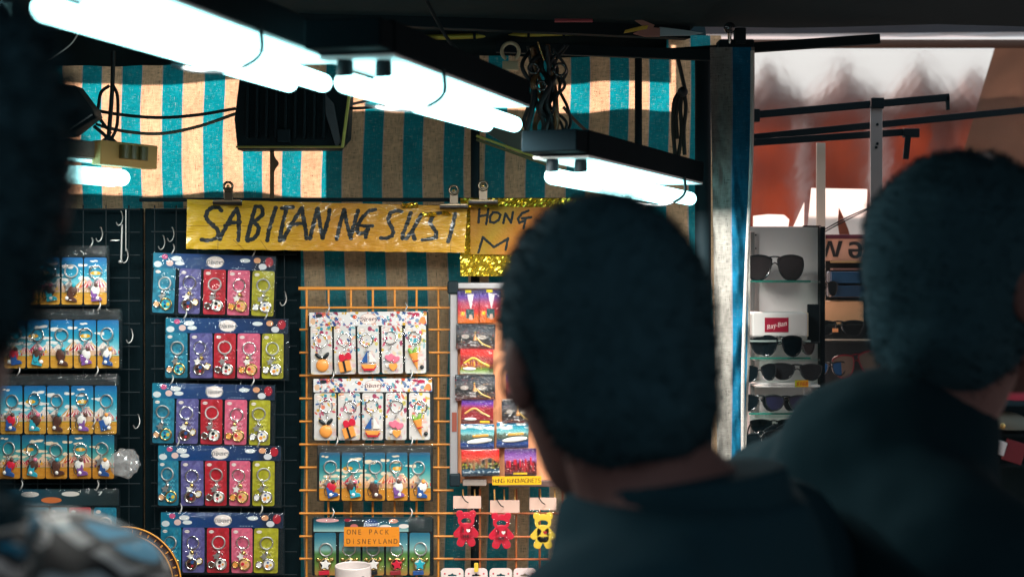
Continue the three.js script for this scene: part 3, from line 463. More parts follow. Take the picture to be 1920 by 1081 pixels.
// ------------------------------------------------------------------ key ring packs
const D = 2.97, k = (n) => L(n, D);
function scribble(g, x, y, w, n, amp, col, lw) { g.strokeStyle = col; g.lineWidth = lw; g.beginPath(); g.moveTo(x, y); for (let i = 1; i <= n; i++) g.lineTo(x + w * i / n + rnd(-2, 2), y + (i % 2 ? -amp : amp) * rnd(0.4, 1)); g.stroke(); }
function brand(g, x, y, size, col) { g.fillStyle = col; g.font = `italic bold ${size}px serif`; g.textAlign = 'center'; g.textBaseline = 'middle'; g.save(); g.translate(x, y); g.rotate(-0.05); g.fillText('Disney', 0, 0); g.strokeStyle = col; g.lineWidth = size * 0.05; g.beginPath(); g.arc(-size * 0.95, -size * 0.05, size * 0.5, -2.4, 1.2); g.stroke(); g.restore(); }
function oval(g, x, y, a, b, fill, line) { g.beginPath(); g.ellipse(x, y, a, b, 0, 0, 7); g.fillStyle = fill; g.fill(); if (line) { g.strokeStyle = line; g.lineWidth = 2; g.stroke(); } }
const plainCards = [['#0a7391', '#2aa6c0'], ['#55528f', '#8a87bd'], ['#b00a1e', '#e0404a'], ['#cf5876', '#eea3b4'], ['#a19d10', '#cfca48']].map(([base, hi], n) => std([1, 1, 1], 0.5, {
  map: tex(canvas(128, 256, (g, w, h) => {
    g.fillStyle = base; g.fillRect(0, 0, w, h);
    for (let i = 0; i < 260; i++) { g.fillStyle = rnd() < 0.5 ? 'rgba(255,255,255,.05)' : 'rgba(0,0,0,.06)'; g.beginPath(); g.arc(rnd(0, w), rnd(0, h), rnd(2, 14), 0, 7); g.fill(); }
    oval(g, 26, 22, 15, 9, '#eadfd8'); g.fillStyle = '#555'; g.font = 'italic 9px serif'; g.textAlign = 'center'; g.fillText('Disney', 26, 25);
    for (let r = 0; r < 3; r++) { scribble(g, 22 + r * 6, 112 + r * 24, 88 - r * 8, 9, 9, hi, 3); scribble(g, 24 + r * 6, 112 + r * 24, 80 - r * 8, 8, 8, 'rgba(255,255,255,.55)', 1.6); }
  })),
}));
const dotCards = [0, 1, 2, 3, 4].map(() => std([1, 1, 1], 0.45, {
  map: tex(canvas(128, 256, (g, w, h) => {
    g.fillStyle = '#cfcbc8'; g.fillRect(0, 0, w, h);
    const cols = ['#d24a22', '#c99a1a', '#123a7a', '#8a1640', '#1a8aa0', '#e0a08a', '#c7b23a', '#c23a5c', '#8cb0b8'];
    for (let i = 0; i < 56; i++) { const y = rnd(0, h), f = y > 140 ? 0.22 : 1; g.globalAlpha = f * rnd(0.5, 1); g.fillStyle = cols[Math.floor(rnd(0, 9))]; const x = rnd(0, w), s = rnd(4, 13); g.beginPath(); if (rnd() < 0.5) g.arc(x, y, s, 0, 7); else g.ellipse(x, y, s * 1.5, s * 0.6, rnd(0, 3), 0, 7); g.fill(); }
    g.globalAlpha = 1; oval(g, 26, 24, 19, 11, '#efe3dc', '#c9a9a0'); g.fillStyle = '#7a4a4a'; g.font = 'italic 11px serif'; g.textAlign = 'center'; g.fillText('Disney', 26, 28);
  })),
}));
const fairCanvas = canvas(1280, 512, (g, w, h) => {   // one printed fairground picture runs across the five cards
  const sky = g.createLinearGradient(0, 0, 0, h * 0.62); sky.addColorStop(0, '#0d5f9c'); sky.addColorStop(0.5, '#1b8fb0'); sky.addColorStop(1, '#8cc8cf'); g.fillStyle = sky; g.fillRect(0, 0, w, h);
  for (let i = 0; i < 16; i++) { const x = rnd(0, w), y = rnd(30, h * 0.5), s = rnd(24, 60); for (let q = 0; q < 7; q++) oval(g, x + rnd(-s, s), y + rnd(-s * 0.2, s * 0.2), s * rnd(0.4, 0.8), s * rnd(0.15, 0.3), 'rgba(235,228,222,.85)'); }
  for (let i = 0; i < 15; i++) { const x = rnd(0, w), b = h * 0.7, s = rnd(50, 110), col = ['#c8364a', '#d08a2a', '#d8c8c0', '#a83a6a'][i % 4]; for (let q = 0; q < 8; q++) { g.fillStyle = q % 2 ? '#ecdfd6' : col; g.beginPath(); g.moveTo(x, b - s * 1.2); g.lineTo(x - s + q * s / 4, b - s * 0.3); g.lineTo(x - s + (q + 1) * s / 4, b - s * 0.3); g.fill(); } g.fillStyle = '#caa58a'; g.fillRect(x - s * 0.8, b - s * 0.3, s * 1.6, s * 0.5); }
  for (let i = 0; i < 60; i++) { g.fillStyle = ['#c8283a', '#e0b030', '#2a6a9a', '#e8e0d8', '#6a3a7a', '#f0c8b0'][i % 6]; g.fillRect(rnd(0, w), rnd(h * 0.55, h * 0.74), rnd(6, 26), rnd(8, 40)); }
  const gd = g.createLinearGradient(0, h * 0.7, 0, h); gd.addColorStop(0, '#6f8a2a'); gd.addColorStop(0.25, '#c9902c'); gd.addColorStop(1, '#d09a34'); g.fillStyle = gd; g.fillRect(0, h * 0.74, w, h * 0.26);
  for (let i = 0; i < 120; i++) oval(g, rnd(0, w), rnd(h * 0.74, h), rnd(10, 50), rnd(2, 7), rnd() < 0.5 ? 'rgba(240,200,120,.25)' : 'rgba(150,90,30,.2)');
  for (const [x, c2] of [[330, '#d8a020'], [900, '#d8a020']]) { oval(g, x, 170, 60, 22, c2); oval(g, x, 166, 20, 20, '#e8d8a8'); }
});
const fairMat = std([1, 1, 1], 0.45, { map: tex(fairCanvas) });
const fairWarm = std([1, 0.82, 0.62], 0.45, { map: fairMat.map });
const meadow = std([1, 1, 1], 0.5, { map: tex(canvas(128, 256, (g, w, h) => { const s = g.createLinearGradient(0, 0, 0, h); s.addColorStop(0, '#0f5f7c'); s.addColorStop(0.4, '#7faaa8'); s.addColorStop(0.5, '#4a7a3a'); s.addColorStop(0.75, '#6a8a3a'); s.addColorStop(1, '#b07a3a'); g.fillStyle = s; g.fillRect(0, 0, w, h); })) });
const headBlue = std([1, 1, 1], 0.35, { map: tex(canvas(1024, 128, (g, w, h) => {
  const s = g.createLinearGradient(0, 0, w, 0); s.addColorStop(0, '#0f7690'); s.addColorStop(0.25, '#083a72'); s.addColorStop(0.8, '#072c58'); s.addColorStop(0.86, '#0c2036'); s.addColorStop(1, '#0c2036'); g.fillStyle = s; g.fillRect(0, 0, w, h);
  for (let i = 0; i < 60; i++) oval(g, rnd(0, w), rnd(0, h), rnd(2, 12), rnd(2, 6), `rgba(${rnd() < 0.4 ? '40,130,160' : '4,24,60'},.13)`);
  for (const [x, y, a, b, c] of [[40, 96, 34, 26, '#cfd8da'], [96, 30, 26, 22, '#c0507a'], [140, 84, 30, 26, '#d9b9b2'], [196, 44, 44, 22, '#d6dcdc'], [222, 84, 40, 18, '#d6dcdc'], [770, 44, 44, 18, '#d6dcdc'], [872, 40, 30, 24, '#d89a70'], [918, 92, 34, 26, '#c8ccd0'], [972, 50, 34, 40, '#a01a2a']]) oval(g, x, y, a, b, c);
  oval(g, 520, 64, 74, 50, '#ece0da', '#9aa'); brand(g, 520, 66, 46, '#1c2a38'); g.fillStyle = 'rgba(220,230,235,.6)'; g.font = '14px sans-serif'; for (let i = 0; i < 5; i++) g.fillRect(660 + i * 24, 108, 16, 6);
})) });
const headWhite = std([1, 1, 1], 0.4, { map: tex(canvas(1024, 128, (g, w, h) => {
  g.fillStyle = '#d8d6d6'; g.fillRect(0, 0, w, h); const cols = ['#d24a22', '#c99a1a', '#123a7a', '#8a1640', '#1a7a8a', '#e0a08a', '#1d4f8f', '#c23a5c'];
  for (let i = 0; i < 120; i++) { g.fillStyle = cols[Math.floor(rnd(0, 8))]; g.globalAlpha = rnd(0.5, 1); const x = rnd(0, w), y = rnd(0, h), s = rnd(6, 22); g.beginPath(); const q = rnd(); if (q < 0.4) g.arc(x, y, s, 0, 7); else if (q < 0.8) g.ellipse(x, y, s * 1.6, s * 0.6, rnd(0, 3), 0, 7); else { for (let j = 0; j < 10; j++) { const a = j * Math.PI / 5, r = j % 2 ? s * 0.5 : s * 1.2; g.lineTo(x + r * Math.cos(a), y + r * Math.sin(a)); } } g.fill(); }
  g.globalAlpha = 1; oval(g, 30, 84, 24, 30, '#d9b090'); oval(g, 84, 30, 30, 18, '#15232a'); oval(g, 990, 84, 26, 34, '#d98a4a'); oval(g, 930, 30, 34, 18, '#b01f48');
  oval(g, 515, 66, 74, 50, '#efd8d0', '#3a2a3a'); brand(g, 515, 68, 46, '#2c1c28');
})) });
const headNight = std([1, 1, 1], 0.4, { map: tex(canvas(1024, 128, (g, w, h) => {
  const s = g.createLinearGradient(0, 0, 0, h); s.addColorStop(0, '#0c2a33'); s.addColorStop(0.5, '#155a6c'); s.addColorStop(1, '#9cc0bc'); g.fillStyle = s; g.fillRect(0, 0, w, h);
  g.fillStyle = '#16282c'; g.fillRect(270, 0, 180, h); g.fillRect(820, 0, 204, h); oval(g, 120, 28, 100, 18, '#d8a0a0'); oval(g, 350, 84, 34, 24, '#c06a6a'); oval(g, 296, 26, 34, 14, '#8a1630'); oval(g, 690, 34, 40, 20, '#cf8f78'); oval(g, 620, 84, 50, 18, '#dcd3cf'); oval(g, 780, 80, 44, 20, '#dcd3cf');
  oval(g, 500, 56, 62, 40, '#16386e'); brand(g, 500, 64, 42, '#dfe6ee');
})) });
const headDark = std([1, 1, 1], 0.4, { map: tex(canvas(512, 128, (g, w, h) => { const s = g.createLinearGradient(0, 0, w, 0); s.addColorStop(0, '#10506c'); s.addColorStop(0.6, '#12343c'); s.addColorStop(1, '#142426'); g.fillStyle = s; g.fillRect(0, 0, w, h); oval(g, 120, 40, 40, 22, '#d8d2cc'); oval(g, 215, 86, 46, 24, '#d0703a'); oval(g, 300, 36, 40, 20, '#d8d2cc'); g.fillStyle = '#dfe3e0'; g.font = 'bold 40px sans-serif'; g.fillText('7', 420, 46); })) });
const disc = (() => { const g = {}; return (r, t) => g[r + '/' + t] ??= new THREE.CylinderGeometry(r, r, t, 22).rotateX(Math.PI / 2); })();
const ringGeo = new THREE.TorusGeometry(k(11.6), k(1.5), 8, 28), chainGeo = merge([0, 1, 2].map((i) => new THREE.TorusGeometry(k(2), k(0.7), 6, 10).rotateY(i % 2 ? 1.3 : 0.3).translate(rnd(-0.0004, 0.0004), -i * k(4), 0)));
const rimGeo = new THREE.TorusGeometry(k(10), k(1.8), 8, 24), rimSmall = new THREE.TorusGeometry(k(5.6), k(1.4), 6, 18), gemGeo = faceted(new THREE.IcosahedronGeometry(k(2.0), 0));
const heartShape = (s) => { const h = new THREE.Shape(); h.moveTo(0, -s); h.bezierCurveTo(-s * 1.5, 0, -s * 0.9, s * 1.1, 0, s * 0.4); h.bezierCurveTo(s * 0.9, s * 1.1, s * 1.5, 0, 0, -s); return h; };
const starShape = (s, n = 5, q = 0.48) => { const h = new THREE.Shape(); for (let i = 0; i < n * 2; i++) { const a = i * Math.PI / n + Math.PI / 2, r = i % 2 ? s * q : s; i ? h.lineTo(r * Math.cos(a), r * Math.sin(a)) : h.moveTo(r * Math.cos(a), r * Math.sin(a)); } h.closePath(); return h; };
const bowShape = (s) => { const h = new THREE.Shape(); h.moveTo(0, s * 0.25); h.bezierCurveTo(-s * 0.5, s * 1.1, -s * 1.3, s * 0.9, -s * 1.2, 0); h.bezierCurveTo(-s * 1.2, -s * 0.8, -s * 0.5, -s * 0.8, 0, -s * 0.25); h.bezierCurveTo(s * 0.5, -s * 0.8, s * 1.2, -s * 0.8, s * 1.2, 0); h.bezierCurveTo(s * 1.3, s * 0.9, s * 0.5, s * 1.1, 0, s * 0.25); return h; };
const C = { black: std([0.012, 0.018, 0.02], 0.25), red: std([0.55, 0.015, 0.04], 0.3), pink: std([0.65, 0.16, 0.24], 0.35), orange: std([0.78, 0.3, 0.06], 0.35), blue: std([0.02, 0.09, 0.3], 0.3), white: std([0.78, 0.76, 0.72], 0.3), yellow: std([0.72, 0.5, 0.05], 0.35), green: std([0.2, 0.38, 0.05], 0.4), purple: std([0.2, 0.08, 0.3], 0.4), teal: std([0.02, 0.35, 0.45], 0.3), brown: std([0.08, 0.03, 0.02], 0.4), skin: std([0.75, 0.42, 0.22], 0.4) };
const faceMats = [C.white, C.yellow, C.white, C.teal, C.skin];
const G = { ball: new THREE.SphereGeometry(k(12), 22, 14).scale(1, 1, 0.4), gift: box(k(22), k(20), k(9), k(1.5)), carrot: new THREE.ConeGeometry(k(9), k(34), 16).rotateX(Math.PI).scale(1, 1, 0.45), sail: solid(new THREE.Shape([new THREE.Vector2(-k(1), 0), new THREE.Vector2(-k(13), 0), new THREE.Vector2(-k(1), k(21))]), k(2), k(0.5)), hull: solid(new THREE.Shape([[-14, 3], [14, 3], [9, -4], [-9, -4]].map(([x, y]) => new THREE.Vector2(k(x), k(y)))), k(3), k(0.6)), bow: solid(bowShape(k(9)), k(2.5), k(0.8)), heart: solid(heartShape(k(8)), k(2.5), k(0.8)), star: solid(starShape(k(10)), k(2.5), k(0.6)), flower: solid(starShape(k(12), 8, 0.72), k(2.5), k(0.8)), drop: new THREE.SphereGeometry(k(9), 20, 14).scale(1, 1.25, 0.4), leaf: new THREE.SphereGeometry(k(7), 16, 10).scale(0.55, 1.2, 0.35), block: box(k(20), k(8), k(4), k(1)), bead: new THREE.SphereGeometry(k(4), 14, 10), fish: solid((() => { const s = new THREE.Shape(); s.moveTo(-k(11), 0); s.quadraticCurveTo(-k(2), k(11), k(7), k(1)); s.lineTo(k(13), k(7)); s.lineTo(k(12), -k(7)); s.lineTo(k(7), -k(1)); s.quadraticCurveTo(-k(2), -k(11), -k(11), 0); return s; })(), k(2.4), k(0.7)), boot: solid((() => { const s = new THREE.Shape(); s.moveTo(-k(5), k(10)); s.lineTo(k(4), k(10)); s.lineTo(k(4), -k(2)); s.quadraticCurveTo(k(13), -k(3), k(12), -k(9)); s.lineTo(-k(6), -k(9)); s.closePath(); return s; })(), k(2.4), k(0.7)) };
function card(t, x, y, w, h, mat, style, n, uvs) {      // one key ring card, centred at (x, y) pixels from the pack's origin
  const g = plate(k(w), k(h), k(4)); if (uvs) fitUV(g, ...uvs);
  const c = part('card', g, mat, t, V(k(x), -k(y), 0));
  c.rotation.z = rnd(-0.012, 0.012);
  const add = (nm, geo, m, px, py, z = 2, rot) => part(nm, geo, m, c, V(k(px), k(py), k(z + 1)), rot);
  const jx = rnd(-2.5, 2.5), jy = rnd(-2, 2), rz = rnd(-0.3, 0.3), ry = h * 0.5 - (style === 'dots' ? 25 : style === 'meadow' ? 30 : 27);
  add('key_ring', ringGeo, style === 'dots' ? M.chrome : n % 2 ? M.chrome : M.steel, jx, ry + jy, 2.2, [rnd(-0.2, 0.2), rnd(-0.25, 0.25), 0]);
  add('chain', chainGeo, M.steel, jx + rnd(-2, 2), ry + jy - 13, 2.4, [0, 0, rnd(-0.3, 0.3)]);
  const by = -h * 0.5;
  if (style === 'medal') {
    const sx = n % 2 || n === 0 ? 1 : -1, mx = (n === 1 ? -3 : 6), my = by + 17;
    add('charm_stem', G.bead, n % 2 ? M.brass : M.chrome, jx + rnd(-4, 4), by + 38, 2.6); add('charm_stem', gemGeo, M.chrome, jx + 7, by + 35, 3); add('charm_stem', solid(starShape(k(7)), k(1.6), k(0.4)), n % 2 ? C.white : M.steel, jx - 4, by + 31, 2.4, [0, 0, rz]);
    const big = add('medallion', disc(k(10), k(3)), n === 4 ? C.white : [C.teal, C.brown, C.white, C.skin, C.white][n], mx, my, 3);
    const rim = part('medallion_rim', rimGeo, n % 3 ? M.chrome : M.brass, c, V(k(mx), k(my), k(5)));
    for (let i = 0; i < 3; i++) { const a = i * 2.1 + n; add('medallion_print', disc(k([3.2, 2.4, 2][i]), k(1)), [C.yellow, C.blue, C.black, C.red, C.orange][(n + i) % 5], mx + 4 * Math.cos(a), my + 4 * Math.sin(a), 5); }
    const bx = n === 1 ? 12 : -12; add('small_medallion', disc(k(5.5), k(2.4)), [C.skin, C.white, C.brown, C.orange, C.white][n], bx, by + 16 + (n === 1 ? 6 : 0), 3); part('small_rim', rimSmall, n % 2 ? M.brass : M.chrome, c, V(k(bx), k(by + 16 + (n === 1 ? 6 : 0)), k(4.6)));
  } else if (style === 'dots') {
    const sets = [() => { add('charm', G.ball, C.orange, 2, by + 17, 4); add('charm', G.leaf, C.black, -5, by + 34, 4, [0, 0, 0.9]); add('charm', G.leaf, C.black, 9, by + 35, 4, [0, 0, -0.7]); },
      () => { add('charm', G.gift, C.orange, 0, by + 15, 4, [0, 0, rz]); add('charm', box(k(4), k(21), k(11), k(0.6)), C.black, 0, by + 15, 4.4, [0, 0, rz]); add('charm', G.bow, C.red, 1, by + 32, 5, [0, 0, rz]); },
      () => { add('charm', G.sail, C.blue, -1, by + 22, 4); add('charm', G.sail, C.white, 1, by + 22, 4, [0, Math.PI, 0]); add('charm', G.hull, C.orange, 1, by + 15, 5); add('charm', G.hull, C.red, 1, by + 11, 4); },
      () => { add('charm', G.heart, C.pink, -5, by + 31, 4, [0, 0, 0.3]); add('charm', G.heart, C.pink, 6, by + 28, 3, [0, 0, -0.3]); add('charm', G.heart, C.orange, 2, by + 14, 6); add('charm', disc(k(4), k(2)), C.white, -8, by + 16, 4); },
      () => { add('charm', G.leaf, C.green, -9, by + 40, 4, [0, 0, 0.5]); add('charm', G.leaf, C.green, -1, by + 42, 4, [0, 0, -0.4]); add('charm', G.carrot, C.orange, 0, by + 22, 4, [0, 0, 0.25]); add('charm', box(k(12), k(1.6), k(2), k(0.4)), C.red, 1, by + 24, 8, [0, 0, 0.25]); add('charm', G.bead, C.black, 12, by + 12, 3); }];
    sets[n]();
  } else if (style === 'fair') {
    const sets = [[C.blue, C.red, C.brown], [C.teal, C.brown, C.pink], [C.brown, C.brown, C.teal], [C.purple, C.white, C.brown], [C.blue, C.white, C.orange]][n];
    add('charm', G.boot, sets[0], rnd(-3, 3), by + 16, 3, [0, 0, rz]); add('charm', G.drop, sets[1], rnd(-2, 4), by + 26, 3, [0, 0, rz]); add('charm', G.bead, sets[2], rnd(2, 8), by + 36, 4); add('charm', G.bead, C.white, rnd(-9, 9), by + 12, 4); add('charm', G.star, C.steel ?? M.steel, rnd(-6, 6), by + 32, 2, [0, 0, rz]);
    add('cord_loop', tube([V(0, 0, 0), V(k(-9), -k(10), 0), V(k(-6), -k(22), k(1)), V(k(1), -k(14), 0), V(k(2), 0, 0)], k(0.8), 24, 5), M.rubber, rnd(-4, 6), by + 32, 5);
  } else {
    add('charm', disc(k(10), k(3)), n === 4 ? C.white : C.black, 0, by + 22, 3); part('medallion_rim', rimGeo, M.brass, c, V(0, k(by + 22), k(5))); for (const s of [-1, 1]) add('charm', G.bead, M.brass, s * 13, by + 31, 3);
    add('charm', G.block, [C.red, C.black, C.black, std([0.3, 0.02, 0.03], 0.4), C.blue][n], -2, by + 6, 4, [0, 0, 0.08]); add('charm', G.star, [C.white, C.white, C.white, C.red, C.teal][n], 1, by + 22, 6, [0, 0, rz]);
  }
  return c;
}
function pack(label, px, py, rot, o) {                  // px, py: top left corner; everything else in pixels from there
  const W = o.w, t = thing('key_ring_pack', label, 'key ring pack', P(px, py, D), o.group ?? 'packs of five carded key rings');
  const sub = (x, y) => V(k(x), -k(y), 0); t.rotation.z = rot;
  if (o.header) part('header_card', plate(k(W), k(o.hh), k(1.5)), o.header, t, sub(W / 2, o.hh / 2));
  part('backing_sheet', plate(k(W + 6), k(o.h - 2), k(3), 0.0006), std(o.back ?? [0.005, 0.011, 0.014], 0.7, { specularIntensity: 0.2 }), t, sub(W / 2, o.h / 2 + 1).add(V(0, 0, -0.0022)));
  o.xs.forEach(([a, b], i) => { if (a !== null) card(t, (a + b) / 2, o.cy + o.ch / 2 + (o.slope ?? 0) * (a + b) / 2, b - a, o.ch, Array.isArray(o.mat) ? o.mat[i] : o.mat, o.style, o.first ? i + o.first : i, o.uv ? [0.2 * i, 0, 0.2 * i + 0.2, 1] : null); });
  const z0 = rnd(0, 50), fw = W + 4, fh = o.h + 2;         // the clear film bag over it, full of small creases
  part('film_bag', sheet(46, 26, (u, v) => { const e = Math.min(1, Math.min(u, 1 - u, v, 1 - v) * 14), n = 0.5 * nz(u * 16, v * 9, z0) + 0.3 * nz(u * 38, v * 20, z0) + 0.9 * Math.pow(Math.max(0, 1 - Math.abs(nz(u * 7, v * 5, z0 + 9)) * 4), 3) * 0.5; return V(k(-2 + fw * u), -k(-2 + fh * (1 - v)), e * (k(7.5) + k(5.5) * n)); }, (u, v) => [u * 2, v * 1.2]), M.film, t);
  for (const x of [W * 0.16, W * 0.82]) part('hook', tube([sub(x - 2, -12).add(V(0, 0, -0.02)), sub(x, -16), sub(x + 3, -10).add(V(0, 0, 0.004)), sub(x + 1, -3).add(V(0, 0, 0.007)), sub(x - 2, 1).add(V(0, 0, 0.006))], k(1.3), 16, 6), M.steel, t);
  if (o.seal) part('bag_top', sheet(40, 6, (u, v) => V(k(W * u), -k(-2 + 20 * (1 - v)), k(4) + k(5) * Math.abs(nz(u * 22, v * 4, z0)) + k(2) * nz(u * 50, v * 9, z0)), (u, v) => [u * 3, v]), std([0.95, 0.96, 0.96], 0.06, { transmission: 0.98, thickness: 0, ior: 1.5 }), t);
  return t;
}
// first column: fairground cards in clear topped bags
pack('pack of blue fairground cards, topmost in the far left column', 36, 462, 0, { w: 166, h: 112, xs: [[0, 36], [38, 76], [80, 119], [122, 164]], cy: 20, ch: 88, mat: fairMat, style: 'fair', uv: true, seal: true });
pack('pack of five blue fairground cards, second in the far left column', 6, 580, 0, { w: 220, h: 112, xs: [[2, 42], [45, 86], [89, 130], [133, 174], [177, 217]], cy: 19, ch: 90, mat: fairMat, style: 'fair', uv: true, seal: true });
pack('pack of five blue fairground cards, third in the far left column', 0, 702, 0, { w: 222, h: 112, xs: [[1, 42], [46, 86], [89, 130], [134, 175], [178, 219]], cy: 20, ch: 90, mat: fairMat, style: 'fair', uv: true, seal: true });
pack('pack of blue fairground cards beside the crumpled plastic ball', -4, 797, 0, { w: 220, h: 100, xs: [[2, 42], [46, 88], [90, 130], [134, 175], [178, 218]], cy: 17, ch: 82, mat: fairWarm, style: 'fair', uv: true });
pack('dark header pack half hidden by the checked shirt at lower left', 6, 916, 0, { w: 216, h: 130, header: headDark, hh: 30, xs: [[2, 42], [46, 86], [89, 120], [124, 165], [170, 212]], cy: 34, ch: 92, mat: [plainCards[0], plainCards[0], plainCards[0], plainCards[2], plainCards[0]], style: 'meadow' });
// second column: blue headers, cards in five colours
const names = ['topmost', 'second', 'third', 'fourth', 'lowest'];
[[288, 473, -0.031, [[1, 42], [50, 90], [96, 137], [141, 182], [187, 228]]], [311, 595, -0.008, [[0, 41], [46, 88], [91, 131], [135, 177], [181, 221]]], [286, 717, -0.02, [[2, 42], [46, 87], [92, 132], [137, 178], [183, 222]]], [297, 834, -0.004, [[0, 38], [43, 85], [88, 128], [134, 172], [177, 218]]], [302, 959, -0.008, [[0, 38], [41, 82], [87, 128], [133, 172], [175, 220]]]].forEach(([x, y, r, xs], i) =>
  pack(`blue header pack with teal, purple, red, pink and lime cards, ${names[i]} in its column`, x, y, r, { w: 229, h: 116, header: headBlue, hh: 28, xs, cy: 28, ch: 84, mat: plainCards, style: 'medal', group: 'blue header key ring packs' }));
// third column
pack('white header pack of five dotted white cards, upper one on the orange grid', 580, 585, 0.012, { w: 220, h: 114, header: headWhite, hh: 26, xs: [[2, 42], [46, 86], [90, 130], [135, 174], [179, 218]], cy: 26, ch: 90, mat: dotCards, style: 'dots', back: [0.02, 0.022, 0.022] });
pack('white header pack of five dotted white cards, lower one on the orange grid', 588, 709, 0.004, { w: 222, h: 116, header: headWhite, hh: 25, xs: [[1, 42], [46, 87], [91, 130], [135, 174], [179, 218]], cy: 27, ch: 88, mat: dotCards, style: 'dots', back: [0.02, 0.022, 0.022] });
pack('pack of five fairground cards with figure charms on the orange grid', 597, 833, 0, { w: 212, h: 106, xs: [[2, 40], [44, 83], [87, 125], [128, 167], [171, 210]], cy: 14, ch: 90, mat: fairWarm, style: 'fair', uv: true, seal: true, back: [0.02, 0.02, 0.018] });
pack('dark header pack behind the orange price card on the orange grid', 588, 968, 0, { w: 222, h: 110, header: headNight, hh: 27, xs: [[2, 42], [48, 88], [92, 132], [136, 176], [180, 218]], cy: 29, ch: 80, mat: meadow, style: 'meadow' });
// price cards
function handText(w, h, bg, lines, col, size) {
  return tex(canvas(w, h, (g) => { g.fillStyle = bg; g.fillRect(0, 0, w, h); for (let i = 0; i < 200; i++) { g.fillStyle = `rgba(${rnd() < 0.5 ? '80,40,0' : '255,230,120'},.06)`; g.fillRect(rnd(0, w), rnd(0, h), rnd(4, 40), rnd(1, 5)); }
    g.fillStyle = col; g.textAlign = 'center'; g.textBaseline = 'middle';
    for (const [s, y, x0, x1, sc] of lines) { const n = s.length; for (let i = 0; i < n; i++) { g.save(); g.translate(x0 + (x1 - x0) * (i + 0.5) / n, y + rnd(-2, 2)); g.rotate(rnd(-0.09, 0.06)); g.font = `${Math.round(size * (sc ?? 1) * rnd(0.92, 1.06))}px sans-serif`; g.fillText(s[i], 0, 0); g.restore(); } } }));
}
single('price_card', plate(k(103), k(36), k(1.5), 0.0016), std([1, 1, 1], 0.5, { map: handText(512, 180, '#d98318', [['ONE PACK', 46, 20, 420], ['DiSNEYLAND', 134, 16, 500]], '#16191a', 62), clearcoat: 0.4 }), 'orange price card lettered ONE PACK DISNEYLAND', 'price card', P(697, 1004.5, 2.945));
single('price_card', plate(L(92, 2.93), L(16, 2.93), 0.001, 0.0014), std([1, 1, 1], 0.5, { map: handText(736, 128, '#dba80f', [['HoNG KoNG', 66, 10, 392], ['MAGNETS', 66, 392, 728]], '#1c1808', 92), clearcoat: 0.3 }), 'yellow label lettered HONG KONG MAGNETS under the magnets', 'label', P(969, 899.5, 2.93)).rotation.z = 0.008;

// ------------------------------------------------------------------ magnet board
{
  const t = thing('magnet_board', 'peach pegboard in a grey metal frame holding the magnets', 'display board', P(960, 720, 2.97)), o = t.position, q = (x, y, d = 2.97) => P(x, y, d).sub(o);
  part('board', box(k(210), k(366), 0.006), std([0.78, 0.33, 0.16], 0.75, { bumpMap: grainTex, bumpScale: 0.0006 }), t, q(963, 722, 2.98));
  const fr = std([0.36, 0.35, 0.36], 0.45, { metalness: 0.4 });
  part('frame_rail', box(k(15), k(352), 0.014, 0.003), fr, t, q(851, 720, 2.965)); part('frame_rail', box(k(200), k(12), 0.014, 0.003), fr, t, q(958, 535, 2.966)); part('frame_rail', box(k(45), k(12), 0.012), std([0.3, 0.25, 0.22], 0.6), t, q(890, 903, 2.966)); part('frame_rail', box(k(130), k(12), 0.012), std([0.12, 0.07, 0.06], 0.6), t, q(1000, 905, 2.967));
  for (const [x, y] of [[849, 538], [853, 898]]) part('frame_corner', box(k(20), k(24), 0.02, 0.004), M.blackPlastic, t, q(x, y, 2.96));
  part('red_sticker', box(k(9), k(36), 0.001), std([0.22, 0.05, 0.03], 0.7), t, q(852, 790, 2.957)); 
}
